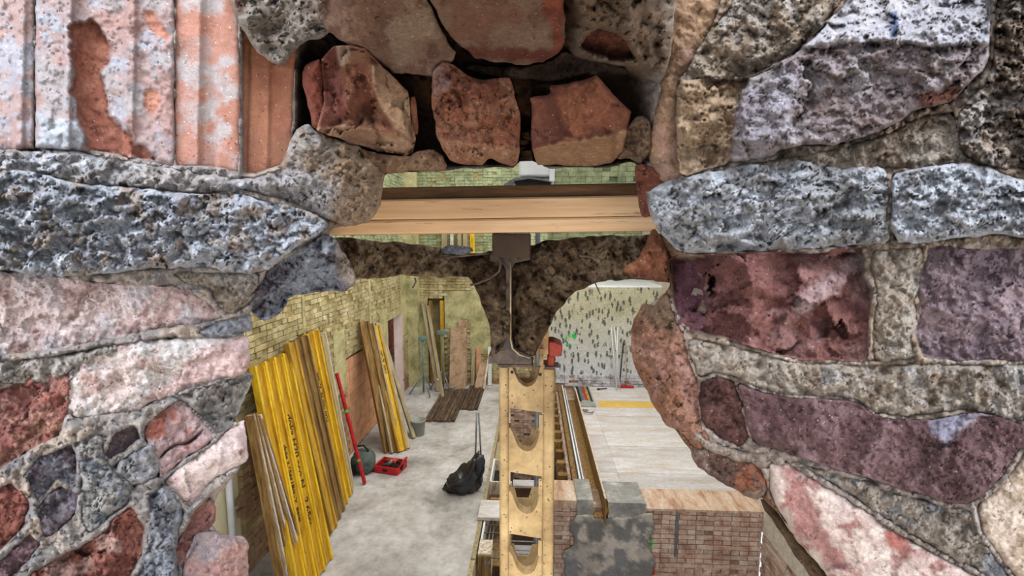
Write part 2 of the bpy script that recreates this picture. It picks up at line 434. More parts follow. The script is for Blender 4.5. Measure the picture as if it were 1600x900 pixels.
RED = ['8a4a38', '9c5c48', '70382c']; PINK = ['b59a92', 'c4b0a6', 'a07a70']; GREY = ['8f9096', 'a8aab0', '70727a']
# ---- hollow clay blocks, upper left: ribs run vertically
def ribs(cols_x, hs):
    cx = np.array(cols_x, float); hh = np.array(hs, float)
    def f(u, v, di): return np.interp(u+(v-120)*.02, cx, hh)
    return f
clayc = ['b98372', 'c49484', 'b3aaa6', 'a9a3a2']
st('clay_block', [(-180,-150),(53,-150),(53,232),(-60,238),(-180,240)], 'clay', ['96746b', '9e8680', '8e8e94', '98949a'], 'ribbed hollow clay block skinned with grey mortar at the far left edge',
   rag=1, rnd=False, seed=101, bulge=.006, edge=3, rough=.003, off=-.006, csc=60, csharp=1.4,
   height=ribs([-180,-120,-100,-60,-44,0,22,27,36,41,53], [0,0,.008,.008,0,0,0,.006,.006,0,0]))
st('clay_block', [(55,-150),(272,-150),(273,262),(215,250),(150,238),(55,230)], 'clay', ['98746a', '92807e', '909096', '948a88'], 'wide ribbed clay block with its corner broken away to rough orange clay',
   rag=1.2, rnd=False, seed=102, bulge=.006, edge=3, rough=.004, off=-.008, csc=60, csharp=1.3,
   height=ribs([52,100,103,110,114,190,196,208,214,272], [.004,.004,.010,.010,0,0,.007,.007,0,0]),
   zones=[dict(p=[(112,32),(150,35),(172,70),(168,95),(158,130),(175,180),(215,225),(240,248),(140,240),(128,200),(115,160),(112,90)], c=['874a35', '945a42'], h=-.014, r=10, s=4),
          dict(p=[(222,16),(240,16),(268,60),(262,66),(235,45)], c=['aa7058', 'a66c54'], r=5, s=3, h=-.003),
          dict(p=[(222,142),(245,142),(252,160),(240,178),(224,165)], c=['aa7058', 'a66c54'], r=5, s=3, h=-.003),
          dict(p=[(58,180),(120,190),(135,215),(120,236),(58,232)], c=['a0a3a8', '8f9298'], r=8, s=5, h=.008)])
st('clay_block', [(274,-150),(373,-150),(375,272),(340,264),(273,260)], 'clay', ['9c6650', 'a4705c', '9c827a', '9c908c'], 'smooth orange ribbed clay block beside the recess',
   rag=.8, rnd=False, seed=103, bulge=.004, edge=3, rough=.001, off=.004, csc=80, csharp=1.2, height=ribs([272,311,316,322,338,343,373], [.002,.002,-.003,-.007,-.007,.002,.002]))
st('clay_block', [(376,-100),(470,-100),(462,120),(458,245),(440,262),(400,274),(376,274)], 'clay', ['b2704e', 'b87a58', 'a8684c'], 'orange clay block set back in shadow left of the hanging bricks',
   rag=.8, rnd=False, seed=104, bulge=.004, edge=3, rough=.001, off=.035, csc=90, height=ribs([376,388,392,420,425,458], [0,0,.006,.006,0,0]))
# ---- left side stones
st('mortar_lump', [(340,-60),(372,36),(398,78),(424,98),(444,106),(456,86),(478,62),(506,60),(520,40),(500,-60)], 'mortar', ['a08e7c', 'b0a294', '8a6450', 'a09486'], 'lump of grey mortar overhanging the clay blocks', seed=111, facet=(.014, 40), off=-.03, bulge=0.013, lump=(.008, 26), rough=.014)
st('mortar_lump', [(458,205),(478,188),(492,206),(545,226),(598,240),(602,266),(597,300),(594,322),(578,345),(545,356),(516,347),(470,325),(430,312),(376,296),(376,276),(402,275),(440,262)], 'mortar', ['a89684', 'a08468', '8a6c4c', 'b4aca6'], 'rounded mortar lump under the first hanging brick', seed=112, flake=0.004, off=-.006, bulge=0.018, edge=18, lump=(.009, 30), rough=.016,
   zones=[dict(p=[(530,230),(610,240),(610,340),(560,360),(520,350)], c=['9a7a56', 'a88a66'], a=.8, r=10, s=14), dict(p=[(370,270),(470,262),(520,300),(500,345),(370,310)], c=['b2aeb0', 'a09a98'], a=.8, r=14, s=10)])
st('mortar_lump', [(-180,236),(60,232),(140,240),(262,262),(380,280),(392,296),(300,304),(200,296),(120,288),(60,274),(-180,278)], 'mortar', ['b8b0ac', 'c4b8b0', '948a82', 'cccccf'], seed=113, flake=0.008, off=-.006, bulge=0.011, edge=8, lump=(.006, 24), rough=.012)
st('concrete_slab', [(-180,262),(0,262),(58,268),(130,288),(200,292),(290,302),(380,303),(430,318),(470,326),(516,346),(503,364),(470,382),(440,405),(414,424),(378,428),(300,416),(250,420),(200,424),(150,430),(80,433),(0,420),(-180,416)], 'mortar',
   ['b9bdc6', 'd0d4da', '9a9da6', 'b8a698'], 'long blue grey concrete band jutting into the opening on the left', seed=114, flake=0.016, off=-.03, bulge=0.018, edge=9, rough=.022, lump=(.007, 22), chip=(.006, 34), csc=34)
st('stone', [(-180,424),(0,420),(35,423),(105,434),(175,441),(262,446),(301,456),(332,476),(350,496),(315,508),(245,515),(175,531),(105,546),(35,555),(-180,565)], 'plaster', ['b59c96', 'c4b2ab', '9f8078', 'b0a4a4'], 'long smooth pink stone under the concrete band', seed=115, facet=(.008, 80), flake=0.003, off=-.012, bulge=0.013, edge=10, rough=0.0060, chip=(.006, 90), tilt=(0, -.012))
st('mortar_lump', [(262,426),(330,424),(410,425),(404,448),(392,476),(366,492),(346,486),(322,452),(290,442)], 'mortar', ['a8967f', 'b5aca2', '8c7a68'], seed=116, flake=0.006, off=-.012, bulge=0.012, rough=.015, lump=(.006, 20))
st('stone', [(508,362),(525,369),(542,400),(556,431),(547,453),(497,459),(452,462),(450,476),(434,495),(406,499),(389,487),(396,455),(413,424),(455,396),(490,372)], 'mortar', ['74757e', '92969e', '66585c', '9c9590'], 'dark slate grey stone poking into the opening below the concrete band', seed=117, facet=(.02, 40), flake=0.01, off=-.01, bulge=0.021, edge=12, rough=.014, chip=(.014, 40), zones=[dict(p=[(520,366),(560,431),(548,455),(530,430)], c=['a08c78', '8f7c6a'], r=6, s=4)])
st('stone', [(300,518),(345,500),(392,488),(397,508),(386,522),(330,532)], 'mortar', ['8f9096', 'a5a5aa', '7b7b82'], seed=118, off=-.01, bulge=0.008, rough=.01, edge=4)
st('stone', [(130,560),(190,536),(262,524),(330,529),(386,520),(390,545),(388,583),(350,593),(262,621),(215,642),(112,656),(104,625),(100,592)], 'plaster', ['b3a79e', 'bda69c', 'a48478', 'b9b4b0'], 'mortar smeared pale stone block with a pink end at the left rim', seed=119, facet=(.008, 50), flake=0.003, off=-.02, bulge=0.013, edge=8, rough=0.0060, chip=(.005, 60),
   zones=[dict(p=[(385,524),(392,585),(345,594),(262,620),(215,640),(270,590),(310,545)], c=['b08c84', 'ba9c94'], r=12, s=8, a=.85)])
st('mortar_lump', [(-180,572),(35,560),(105,550),(180,536),(190,552),(130,570),(98,590),(60,600),(-180,600)], 'mortar', ['b0a698', 'bcb2a6', '94887c'], seed=120, off=-.008, bulge=0.010, rough=.014, lump=(.006, 20), edge=4)
st('stone', [(262,621),(320,602),(370,586),(399,583),(390,613),(366,654),(367,666),(337,682),(321,659),(288,630)], 'mortar', ['8f8880', 'a49a90', '7a7470'], 'cracked grey brown stone wedge at the left rim', seed=121, facet=(.014, 40), flake=0.005, off=-.014, bulge=0.013, rough=.014, chip=(.012, 44), edge=6)
st('brick', [(-180,610),(0,606),(40,590),(75,583),(112,584),(110,628),(94,682),(75,690),(30,716),(0,736),(-180,760)], 'brickstone', ['9c5a4a', '8c5048', 'a47066', 'b07860'], 'broken red brick at the left edge, half way down', seed=122, facet=(.02, 60), off=-.016, bulge=0.012, edge=7, rough=.010, chip=(.016, 70))
st('brick', [(224,667),(257,636),(279,624),(300,640),(332,673),(333,692),(290,720),(246,750),(244,720),(224,686)], 'brickstone', ['a88480', 'b09490', 'a4624e'], 'split pinkish brick with a black crack, lower left', seed=123, facet=(.008, 40), off=-.026, bulge=0.011, edge=4, rough=.007,
   height=lambda u, v, di: -.02*np.exp(-((v-(712-(u-250)*.55+4*np.sin(u/9)))/2.2)**2)*sst(245, 256, u)*sst(325, 308, u), chip=(.006, 50), zones=[dict(p=[(224,667),(257,636),(258,680),(225,688)], c=['a05a44', '94503c'], r=6, s=4)])
st('stone', [(162,711),(177,674),(211,661),(224,685),(200,702),(170,721)], 'brickstone', ['5c4a4e', '6c585a', '4c3e42'], 'small dark purple chip in the mortar, lower left', seed=124, off=-.014, bulge=0.009, rough=.008, edge=4, chip=(.006, 30))
st('stone', [(174,727),(210,706),(242,690),(249,718),(250,745),(208,762),(190,745)], 'mortar', ['9c9a9c', 'aca8a6', '86848a'], seed=125, off=-.02, bulge=0.011, rough=.012, edge=4)
st('stone', [(334,690),(356,668),(386,657),(390,711),(378,727),(334,750),(318,772),(296,796),(272,770),(252,752),(292,722)], 'plaster', ['b49a92', 'bca8a0', 'a07c72'], 'pale rounded brick end at the rim above the bright window gap', seed=126, facet=(.008, 50), off=-.018, bulge=0.014, edge=7, rough=0.0048, chip=(.004, 50))
st('stone', [(57,803),(70,775),(91,757),(126,771),(118,806),(90,832),(68,844)], 'brickstone', ['6f646c', '7f727a', '5c5058'], 'purple grey rock wedged in mortar, bottom left', seed=127, facet=(.012, 30), off=-.02, bulge=0.012, rough=.012, edge=4, chip=(.008, 40))
st('stone', [(36,742),(60,715),(112,690),(124,712),(120,764),(90,752),(60,790),(48,770)], 'mortar', ['84808a', '9c98a0', '6c5c64'], seed=128, flake=0.006, off=-.014, bulge=0.012, rough=.014, edge=6, chip=(.012, 40))
st('brick', [(38,905),(90,868),(152,838),(182,806),(205,787),(228,824),(224,862),(206,905),(190,1050),(-60,1050)], 'brickstone', ['985442', 'a4624c', '804034', 'b08474'], 'large rust red brick at the bottom left', seed=129, facet=(.03, 60), flake=0.006, off=-.026, bulge=0.017, edge=7, rough=.012, chip=(.02, 56))
st('brick', [(302,796),(329,770),(337,794),(335,820),(307,837),(284,890),(272,862),(290,820)], 'brickstone', ['8e5a50', '9c6a5e', '7c463c'], 'reddish brick sliver left of the bright window gap', seed=130, facet=(.01, 30), off=-.02, bulge=0.012, edge=4, rough=.010, chip=(.008, 40))
st('brick', [(307,838),(332,828),(363,836),(386,839),(388,905),(388,1050),(250,1050),(283,892)], 'brickstone', ['8c7c80', 'a48c86', 'a87c70'], 'grey and pink brick end at the bottom of the left rim', seed=131, facet=(.008, 50), off=-.02, bulge=0.013, edge=4, rough=.008, chip=(.006, 60),
   zones=[dict(p=[(385,838),(390,1000),(300,1000),(310,890)], c=['b08a7e', 'a87c70'], r=10, s=4)])
st('brick', [(-180,752),(0,757),(19,750),(48,786),(38,824),(0,864),(-180,930)], 'brickstone', ['94503f', 'a25c48', '7c4238'], 'red brick at the bottom left edge', seed=132, facet=(.012, 50), off=-.018, bulge=0.012, edge=6, rough=.010, chip=(.012, 60))
st('stone', [(-60,900),(8,868),(46,830),(66,850),(30,895),(-60,960)], 'brickstone', ['7c5c60', '8c6c6c', '664a50'], seed=133, off=-.016, bulge=0.010, edge=4, rough=.01, chip=(.008, 40))
st('mortar_lump', [(228,770),(262,760),(290,798),(276,850),(282,900),(270,1000),(205,1000),(214,900),(232,850),(236,815)], 'mortar', ['94969e', 'a8a6a8', '7c7c84'], seed=134, flake=0.008, off=-.012, bulge=0.014, edge=7, rough=.018, lump=(.006, 22))
st('mortar_lump', [(115,690),(160,676),(168,722),(200,760),(204,784),(170,812),(140,836),(124,810),(130,772),(122,720)], 'mortar', ['a8a39e', 'b4ada4', '8e9298'], seed=135, flake=0.006, off=-.012, bulge=0.011, edge=7, rough=.016, lump=(.006, 20))
# ---- soffit bricks above the opening and the three hanging bricks
SOF = ['85604a', '957058', '74503c', '9c8066']
st('brick', [(470,-90),(655,-90),(666,0),(690,50),(713,80),(706,96),(680,118),(612,112),(575,86),(540,70),(512,52),(480,0)], 'brickstone', SOF, 'long brown brick in the soffit, left of the dark slot', rnd=False, seed=201, off=-.02, bulge=0.011, edge=4, rough=.005, thick=.12, chip=(.004, 70))
st('brick', [(662,-90),(884,-90),(882,60),(878,78),(850,98),(800,99),(740,91),(716,72),(696,45),(674,0)], 'brickstone', ['8c6a52', '987860', '7c5640', '8a5c44'], 'broad brown brick in the middle of the soffit', rnd=False, seed=202, off=-.024, bulge=0.011, edge=4, rough=.004, thick=.12, zones=[dict(p=[(846,-10),(884,-10),(880,78),(860,90),(868,40),(850,20)], c=['9c4c2c', '7c3a24'], r=6, s=4), dict(p=[(716,72),(880,78),(850,100),(740,92),(700,60)], c=['6e3320', '7a4028'], r=8, s=6)])
st('brick', [(904,76),(912,52),(934,38),(962,46),(984,60),(998,96),(962,98),(930,88)], 'brickstone', ['74361f', '84422a', '5c2a1a'], 'dark orange brick glimpsed behind pebbly mortar above the opening', seed=203, off=.02, bulge=0.006, edge=4, rough=.008, step=2.5)
HB = ['84462a', '8f5230', '6e3a20', '966040']  # hanging brick colours lowered to carry the shade of the recess
st('brick', [(502,92),(520,71),(550,70),(570,76),(596,101),(638,143),(642,186),(650,217),(645,237),(634,243),(595,236),(545,222),(494,203),(506,160)], 'brickstone', ['8e5236', '985e3e', '7c4428', 'a06e4c'], 'left hanging brick with a cratered broken face', rnd=False, seed=211, facet=(.022, 48), off=-.045, bulge=0.007, edge=4, rough=.004, step=2.4, thick=.11, rag=1,
   zones=[dict(p=[(500,88),(524,72),(546,188),(500,205)], g=(-.05, 0), h=-.004, c=['90503e', '84483a'], r=3, s=3), dict(p=[(524,72),(546,72),(548,100),(530,104)], c=['b09078', 'a88870'], r=3, s=2),
          dict(p=[(494,203),(540,193),(580,200),(625,215),(648,222),(645,240),(600,240)], g=(0, -.12), c=['b08660', 'a87c58'], r=5, s=3, h=-.012),  # paler tan underside, warm light from below put into the colour
          dict(p=[(578,98),(598,100),(642,150),(648,228),(626,212),(600,175),(584,140)], c=['b48c66', 'a67c5a'], r=4, s=3, g=(-.05, 0)),
          dict(p=[(560,115),(578,112),(588,160),(610,195),(560,195),(544,182)], h=-.012, r=12, s=4)], chip=(.014, 34))
st('brick', [(471,118),(476,99),(503,91),(508,200),(488,200),(484,180)], 'brickstone', ['8c4632', '984e38'], seed=212, off=-.01, bulge=0.006, edge=4, rough=.004, step=2.4, rag=1.2)
st('brick', [(674,117),(688,95),(707,98),(727,116),(750,125),(786,120),(800,122),(806,147),(813,186),(812,252),(804,260),(780,254),(764,247),(750,259),(707,255),(688,225),(680,186),(674,155)], 'brickstone', HB, 'middle hanging brick with a rough rounded face', seed=213, facet=(.012, 40), off=-.04, bulge=0.010, edge=4, rough=.012, step=2.4, thick=.11, rag=1.6, chip=(.007, 26),
   zones=[dict(p=[(686,216),(740,224),(812,232),(812,262),(700,258)], c=['a87450', '9a6644'], g=(0, -.10), h=-.010, r=5, s=4), dict(p=[(676,100),(706,98),(702,140),(676,150)], c=['a07868', '8c5a48'], g=(-.05, 0), r=3, s=3)])  # bottom zone coloured paler as if lit from below
st('brick', [(829,152),(862,146),(860,133),(905,126),(932,118),(959,147),(986,175),(980,209),(975,238),(955,256),(925,260),(886,258),(839,258),(831,232)], 'brickstone', ['7e4426', '884c2a', '6c381e'], 'right hanging brick with a smooth sloping face', rnd=False, seed=214, facet=(.008, 60), off=-.04, bulge=0.006, edge=4, rough=.004, step=2.4, thick=.11, rag=1.4,
   zones=[dict(p=[(829,150),(864,140),(874,180),(892,212),(830,230)], c=['78412c', '7c4630'], h=-.010, g=(-.02, 0), r=3, s=2), dict(p=[(828,236),(880,222),(976,206),(976,262),(830,262)], c=['9c7048', '94683f'], g=(0, -.12), h=-.010, r=5, s=4)])  # lower zone's lighter tan stands in for warm light from below
st('brick', [(640,152),(650,150),(654,208),(646,212)], 'brickstone', HB, seed=215, off=-.01, bulge=0.002, edge=4, rough=.001, step=2, rag=.5)
st('mortar_lump', [(556,232),(600,240),(640,246),(652,236),(672,232),(688,240),(700,256),(694,266),(650,268),(602,272),(570,250)], 'mortar', ['86623f', '94704c', '6c4c30'], seed=216, off=-.012, bulge=0.008, edge=4, rough=.012, step=2.6)
st('mortar_lump', [(975,200),(1000,178),(1016,190),(1016,240),(998,256),(980,246),(962,250),(968,230)], 'mortar', ['70543c', '84664a', '5c4430'], seed=217, off=-.02, bulge=0.012, edge=6, rough=.016, step=2.6)
st('mortar_lump', [(715,100),(800,104),(856,100),(880,80),(930,92),(980,100),(985,120),(930,112),(860,126),(760,118)], 'mortar', ['5c4432', '6c523e', '4c3826'], seed=218, off=.03, bulge=0.007, edge=4, rough=.012, lump=(.006, 14), step=2.6)
# ---- right side
st('stone', [(1060,-100),(1052,20),(1046,80),(1030,140),(1022,180),(1014,215),(1014,252),(1036,286),(1060,282),(1070,270),(1058,240),(1060,130),(1086,96),(1120,30),(1160,-100)], 'plaster', ['8e6c4e', '9c7a5a', '7c5c42', 'a47c64'], 'brown sandy reveal stone curving down the right of the hanging bricks', seed=301, off=-.012, bulge=0.017, edge=14, rough=0.0048)
st('mortar_lump', [(1068,140),(1076,104),(1100,60),(1140,10),(1180,-60),(1400,-80),(1320,0),(1280,50),(1248,78),(1196,110),(1166,122),(1120,128)], 'mortar', ['a89076', 'baa68e', '8c745a', 'c0b2a4'], 'rubbly mortar lump above the pale fractured stone', seed=302, off=-.02, bulge=0.014, edge=12, rough=.016, lump=(.012, 20))
st('stone', [(1056,126),(1100,122),(1168,121),(1196,112),(1248,80),(1284,50),(1330,-10),(1380,-120),(1560,-120),(1548,24),(1544,104),(1508,137),(1480,160),(1432,172),(1384,200),(1312,225),(1224,231),(1200,245),(1128,255),(1092,269),(1068,277),(1055,240)], 'brickstone',
   ['8c7a78', '9a8c8c', '7a645c', 'a89c9a'], 'big fractured stone, upper right, with a top coloured as skylit and a blue paint smear', seed=303, facet=(.030, 110), flake=0.006, off=-.05, bulge=0.011, edge=4, rough=.012, chip=(.016, 90), thick=.12,
   zones=[dict(p=[(1050,120),(1168,121),(1150,180),(1142,252),(1060,285)], c=['a2825f', 'ac8e6c'], g=(-.06, 0), h=-.012, r=8, s=2.5),
          dict(p=[(1196,112),(1250,78),(1300,70),(1392,60),(1450,74),(1548,66),(1600,-140),(1300,-140)], c=['b0acb2', 'bcb6b8'], g=(0, .05), h=-.006, r=5, s=5),  # top lightened in colour for the cool light from above
          dict(p=[(1388,18),(1402,16),(1404,40),(1398,60),(1391,58)], c=['62708c', '5c6a88'], r=3, s=2),
          dict(p=[(1160,150),(1230,100),(1280,96),(1240,150),(1232,220),(1150,245)], c=['94888e', 'a8a0a6'], r=14, s=10, h=.004),
          dict(p=[(1430,150),(1500,136),(1490,160),(1440,170)], c=['7a4a3a', '84503e'], r=5, s=4)])
st('stone', [(1550,-120),(1780,-120),(1780,275),(1600,268),(1558,264),(1502,246),(1488,196),(1512,156),(1548,120),(1556,30)], 'mortar', ['b09a84', 'c0ac98', '94795f', 'c8bcb0'], 'craggy layered brown rock at the upper right edge', seed=304, facet=(.03, 50), flake=0.014, off=-.006, bulge=0.018, edge=14, rough=.026, lump=(.010, 40), chip=(.016, 50))
st('mortar_lump', [(1120,262),(1210,248),(1310,232),(1390,206),(1440,180),(1492,172),(1506,246),(1540,262),(1300,268)], 'mortar', ['a8947c', 'b8a894', '8c745a'], seed=305, off=-.012, bulge=0.010, edge=7, rough=.016, lump=(.010, 15))
st('concrete_slab', [(1008,308),(1022,291),(1060,281),(1090,271),(1145,262),(1165,254),(1200,258),(1256,250),(1300,262),(1370,262),(1384,266),(1388,300),(1386,340),(1390,378),(1340,385),(1250,389),(1180,393),(1110,397),(1060,394),(1046,380),(1019,346)], 'mortar', ['a8a6a4', 'c2c4c8', '8c8884', 'ccd0d6'], 'pitted blue grey concrete slab end poking into the opening on the right', seed=306, flake=0.014, off=-.035, bulge=0.018, edge=7, rough=.020, lump=(.012, 26), chip=(.008, 40), csc=40)
st('concrete_slab', [(1391,270),(1450,262),(1530,254),(1600,286),(1780,300),(1780,380),(1600,374),(1560,366),(1500,372),(1440,381),(1394,378)], 'mortar', ['b8b9be', 'd0d3d8', '9a9694', 'd4d8de'], 'pitted blue grey concrete slab at the right edge past the crack', seed=307, flake=0.014, off=-.035, bulge=0.016, edge=4, rough=.020, lump=(.009, 24), csc=40)
st('brick', [(1044,401),(1085,398),(1125,396),(1160,395),(1200,391),(1270,393),(1320,389),(1348,389),(1356,402),(1352,430),(1368,452),(1361,500),(1356,560),(1345,566),(1290,563),(1240,562),(1180,545),(1130,528),(1110,529),(1080,520),(1062,505),(1050,480),(1046,440)], 'brickstone', ['74423a', '824e44', '65362f', '8c6058'], 'dark red brick with a deeply chipped face beside the opening', seed=308, facet=(.045, 70), flake=0.004, off=-.040, bulge=0.007, edge=4, rough=.008, chip=(.034, 66), thick=.12, rag=1.2, step=2.6,
   zones=[dict(p=[(1046,400),(1082,400),(1100,440),(1096,480),(1110,528),(1060,505)], c=['704048', '7c4c50'], g=(-.05, 0), h=-.008, r=8, s=5),
          dict(p=[(1240,470),(1340,395),(1356,410),(1330,440),(1240,500)], c=['9a7470', 'a48480'], r=8, s=6, g=(.03, .02))])
st('brick', [(1449,386),(1470,382),(1520,388),(1600,385),(1780,388),(1780,566),(1600,565),(1500,565),(1440,561),(1426,520),(1436,480),(1431,450),(1440,420)], 'brickstone', ['7d666c', '8b7378', '6b5458', '987f82'], 'dull purple brick at the right edge', seed=309, facet=(.012, 60), flake=0.005, off=-.032, bulge=0.007, edge=4, rough=.008, chip=(.010, 80), thick=.1, rag=1.4)
st('mortar_lump', [(1362,392),(1400,386),(1446,386),(1440,440),(1430,470),(1436,500),(1424,530),(1434,562),(1364,566),(1360,520),(1370,460),(1358,420)], 'mortar', ['b2a08a', 'bcae9c', '94806a'], 'column of pale mortar between the red and the purple brick', seed=310, off=-.020, bulge=0.011, edge=6, rough=.014, lump=(.006, 22))
st('mortar_lump', [(1072,528),(1110,532),(1180,548),(1240,566),(1350,569),(1600,568),(1780,572),(1780,690),(1600,660),(1500,642),(1420,652),(1370,648),(1335,624),(1290,620),(1230,619),(1180,606),(1148,590),(1120,584),(1092,592),(1078,560)], 'mortar', ['ae9c86', 'bcae9e', '907a62', 'b6aca4'], 'thick pebbly mortar joint sloping under the dark red brick', seed=311, flake=0.004, off=-.016, bulge=0.011, edge=7, rough=.014, lump=(.012, 15))
st('stone', [(986,505),(999,489),(1003,471),(1020,478),(1036,462),(1046,456),(1052,490),(1068,520),(1078,560),(1092,596),(1094,640),(1098,672),(1112,690),(1100,702),(1086,706),(1074,690),(1058,672),(1040,664),(1018,626),(1000,590),(988,560)], 'brickstone', ['8a5a3a', '96664a', '744a2e', '946650'], 'reddish brown earthy brick bulging into the right of the opening', seed=312, facet=(.012, 50), off=-.006, bulge=0.020, edge=14, rough=.014, step=2.6,
   zones=[dict(p=[(1055,540),(1080,560),(1094,600),(1094,660),(1070,640),(1060,590)], c=['9a6a56', 'a27462'], r=8, s=8), dict(p=[(1000,468),(1048,455),(1060,520),(1030,510),(1000,495)], c=['6c5034', '7c5e40'], r=8, s=6)])
st('brick', [(1092,598),(1120,586),(1145,592),(1158,620),(1163,652),(1172,682),(1156,700),(1122,684),(1096,660),(1090,625)], 'brickstone', ['5e3830', '6c443a', '4e2c26'], 'dark burnt brick end below the sloping mortar joint', seed=313, facet=(.014, 30), off=-.02, bulge=0.010, edge=4, rough=.014, step=2.6)
st('mortar_lump', [(1064,660),(1080,664),(1110,690),(1150,702),(1190,706),(1216,718),(1200,735),(1160,722),(1110,706),(1080,690)], 'mortar', ['a08c7a', 'ac9c8c', '80705e'], seed=314, off=-.028, bulge=0.010, edge=4, rough=.014, lump=(.008, 16))
st('brick', [(1153,596),(1180,610),(1230,622),(1290,623),(1335,627),(1370,651),(1420,656),(1460,655),(1500,645),(1540,645),(1600,666),(1780,720),(1680,740),(1598,690),(1562,750),(1516,786),(1480,786),(1400,761),(1300,731),(1210,702),(1176,691),(1166,660),(1160,630)], 'brickstone', ['5e3e3e', '6b4a49', '513434', '7c5c5c'], 'long dark maroon brick running down to the right', seed=315, facet=(.012, 80), off=-.042, bulge=0.008, edge=4, rough=.009, chip=(.008, 70), thick=.12, rag=1.4,
   zones=[dict(p=[(1455,660),(1500,645),(1545,645),(1500,668),(1480,700),(1465,690)], c=['8c8494', '9c94a4'], r=8, s=5)])
st('brick', [(1078,697),(1100,702),(1140,708),(1190,728),(1200,752),(1199,776),(1180,783),(1150,766),(1118,746),(1086,724)], 'brickstone', ['5c4034', '6a4c3c', '8a4a26', '7c6452'], 'rusty brown brick stub on the lower right rim', seed=316, facet=(.016, 40), off=-.006, bulge=0.014, edge=6, rough=.012, step=2.6)
st('brick', [(1200,726),(1232,722),(1270,745),(1330,782),(1400,830),(1500,885),(1600,930),(1700,1050),(1400,1050),(1296,900),(1250,850),(1216,802),(1201,772)], 'plaster', ['a48c82', 'b4a094', '8a5850', 'baaa9c'], 'plaster streaked red brick along the lower right rim', seed=317, facet=(.006, 70), off=-.016, bulge=0.013, edge=6, rough=0.0042, csc=48,
   zones=[dict(p=[(1380,830),(1405,828),(1422,848),(1410,860),(1388,852)], c=['8c4c40', '94564a'], r=5, s=3), dict(p=[(1230,730),(1262,760),(1290,830),(1340,900),(1300,890),(1250,830),(1225,780)], c=['845048', '946058'], r=10, s=6, a=.85)])
st('stone', [(1524,790),(1566,756),(1602,700),(1680,745),(1780,800),(1780,1050),(1700,1040),(1610,940),(1570,880),(1530,830)], 'plaster', ['ab9680', 'b8a490', '9c866e'], 'smooth tan plaster patch in the lower right corner', seed=318, facet=(.004, 60), off=-.016, bulge=0.012, edge=8, rough=0.0048)
st('mortar_lump', [(1216,712),(1300,736),(1400,768),(1480,792),(1520,796),(1530,836),(1600,930),(1500,880),(1400,824),(1330,776),(1270,740)], 'mortar', ['a39382', 'b1a291', '857462', '8c8a8a'], seed=319, off=-.012, bulge=0.008, edge=7, rough=.014, lump=(.008, 18))
st('stone', [(1186,783),(1202,779),(1218,806),(1252,852),(1300,905),(1370,1050),(1330,1050),(1268,905),(1232,850)], 'mortar', ['5c4426', '6c5230', '4c361e'], 'thin brown layer under the lower right rim', seed=320, off=.02, bulge=0.005, edge=4, rough=.006, step=2.6)
st('brick', [(992,262),(1004,252),(1028,262),(1046,278),(1040,290),(1014,303),(1012,312),(1020,338),(1002,340),(997,312)], 'brickstone', ['84452b', '925234', '6c3822'], 'orange brick shard beside the end of the timber', seed=321, facet=(.012, 26), off=.0, bulge=0.008, edge=4, rough=.006, step=2.4, chip=(.008, 30))
st('brick', [(974,426),(988,410),(1004,398),(1010,372),(1020,352),(1034,372),(1046,396),(1050,442),(1022,436),(990,433)], 'brickstone', ['844a26', '945a32', '6c3a20'], 'pointed orange brick shard below the end of the timber', seed=322, facet=(.012, 26), off=.0, bulge=0.010, edge=4, rough=.010, step=2.4, chip=(.006, 30))
adopt(mortar_bed())
# surrounding masonry so the wall goes on outside the frame
mb = MB(); mb.box(-3.4, -.62, .50, .62, 2.2, 8); mb.box(.64, 3.4, .50, .62, 2.2, 8); mb.box(-.66, .68, .47, .62, 4.39, 8)
mm = simple('whitewashed masonry', '8d857c', 'aaa196', 9, 8, .95, relief=.02)
adopt(mb.build('masonry', mm))
# ================================================================== HALL
XL, XR, YB, YB2 = -3.4, 3.4, 12.05, 14.5
M['floor'] = simple('dusty concrete floor', '8e8a86', 'b9b5b1', 1.1, 8, .85, relief=.004, c3='cfcccb', lo=.34, hi=.66, fine=7)
M['brick_y'] = simple('limewashed yellow brick', '8e7f56', 'bfb184', 3.0, 9, .95, relief=.012, c3='ddd5b2', obj_rand=.25, kind='World', lo=.3, hi=.7, fine=9)
M['joint_y'] = simple('lime mortar joints', '8a7c52', 'b8aa7a', 4, 8, .95, relief=.01, kind='World', fine=6)
def twotone():
    m = M['brick_y']; t = m.node_tree; b = t.nodes['Principled BSDF']; src = b.inputs['Base Color'].links[0].from_socket
    v = coord(t, None, 'World'); sp = t.nodes.new('ShaderNodeSeparateXYZ'); t.links.new(v, sp.inputs[0])
    w = math_n(t, 'ADD', sp.outputs['Z'], math_n(t, 'MULTIPLY', noise(t, v, 1.6, 6, .7), 2.2))
    w2 = math_n(t, 'ADD', w, math_n(t, 'MULTIPLY', sp.outputs['Y'], .22))
    c = mix(t, src, mix(t, src, '8a6450', .75), ramp(t, math_n(t, 'MULTIPLY', w2, .2), [(.76, 1.0), (.84, 0.0)]))
    t.links.new(c, b.inputs['Base Color'])
twotone()
M['plaster_y'] = simple('patchy greenish plaster', '8d8a62', 'b7b183', 2.5, 8, .95, relief=.008, c3='cdc59a', kind='World', fine=8)
M['brick_t'] = simple('tan brick', 'ac8674', 'cdaf9c', 6, 8, .95, relief=.006, c3='e0cdbd', obj_rand=.22, kind='World', fine=6)
M['joint_t'] = simple('tan mortar joints', '8a6c5a', 'ab907a', 8, 6, .95, relief=.008, kind='World')
M['peach'] = simple('peach clay block', 'c08a66', 'd8a682', 5, 6, .9, relief=.002, obj_rand=.12, kind='World')
M['orange'] = simple('orange brick', 'a5532f', 'c4714a', 8, 5, .9, relief=.003, obj_rand=.2, kind='World')
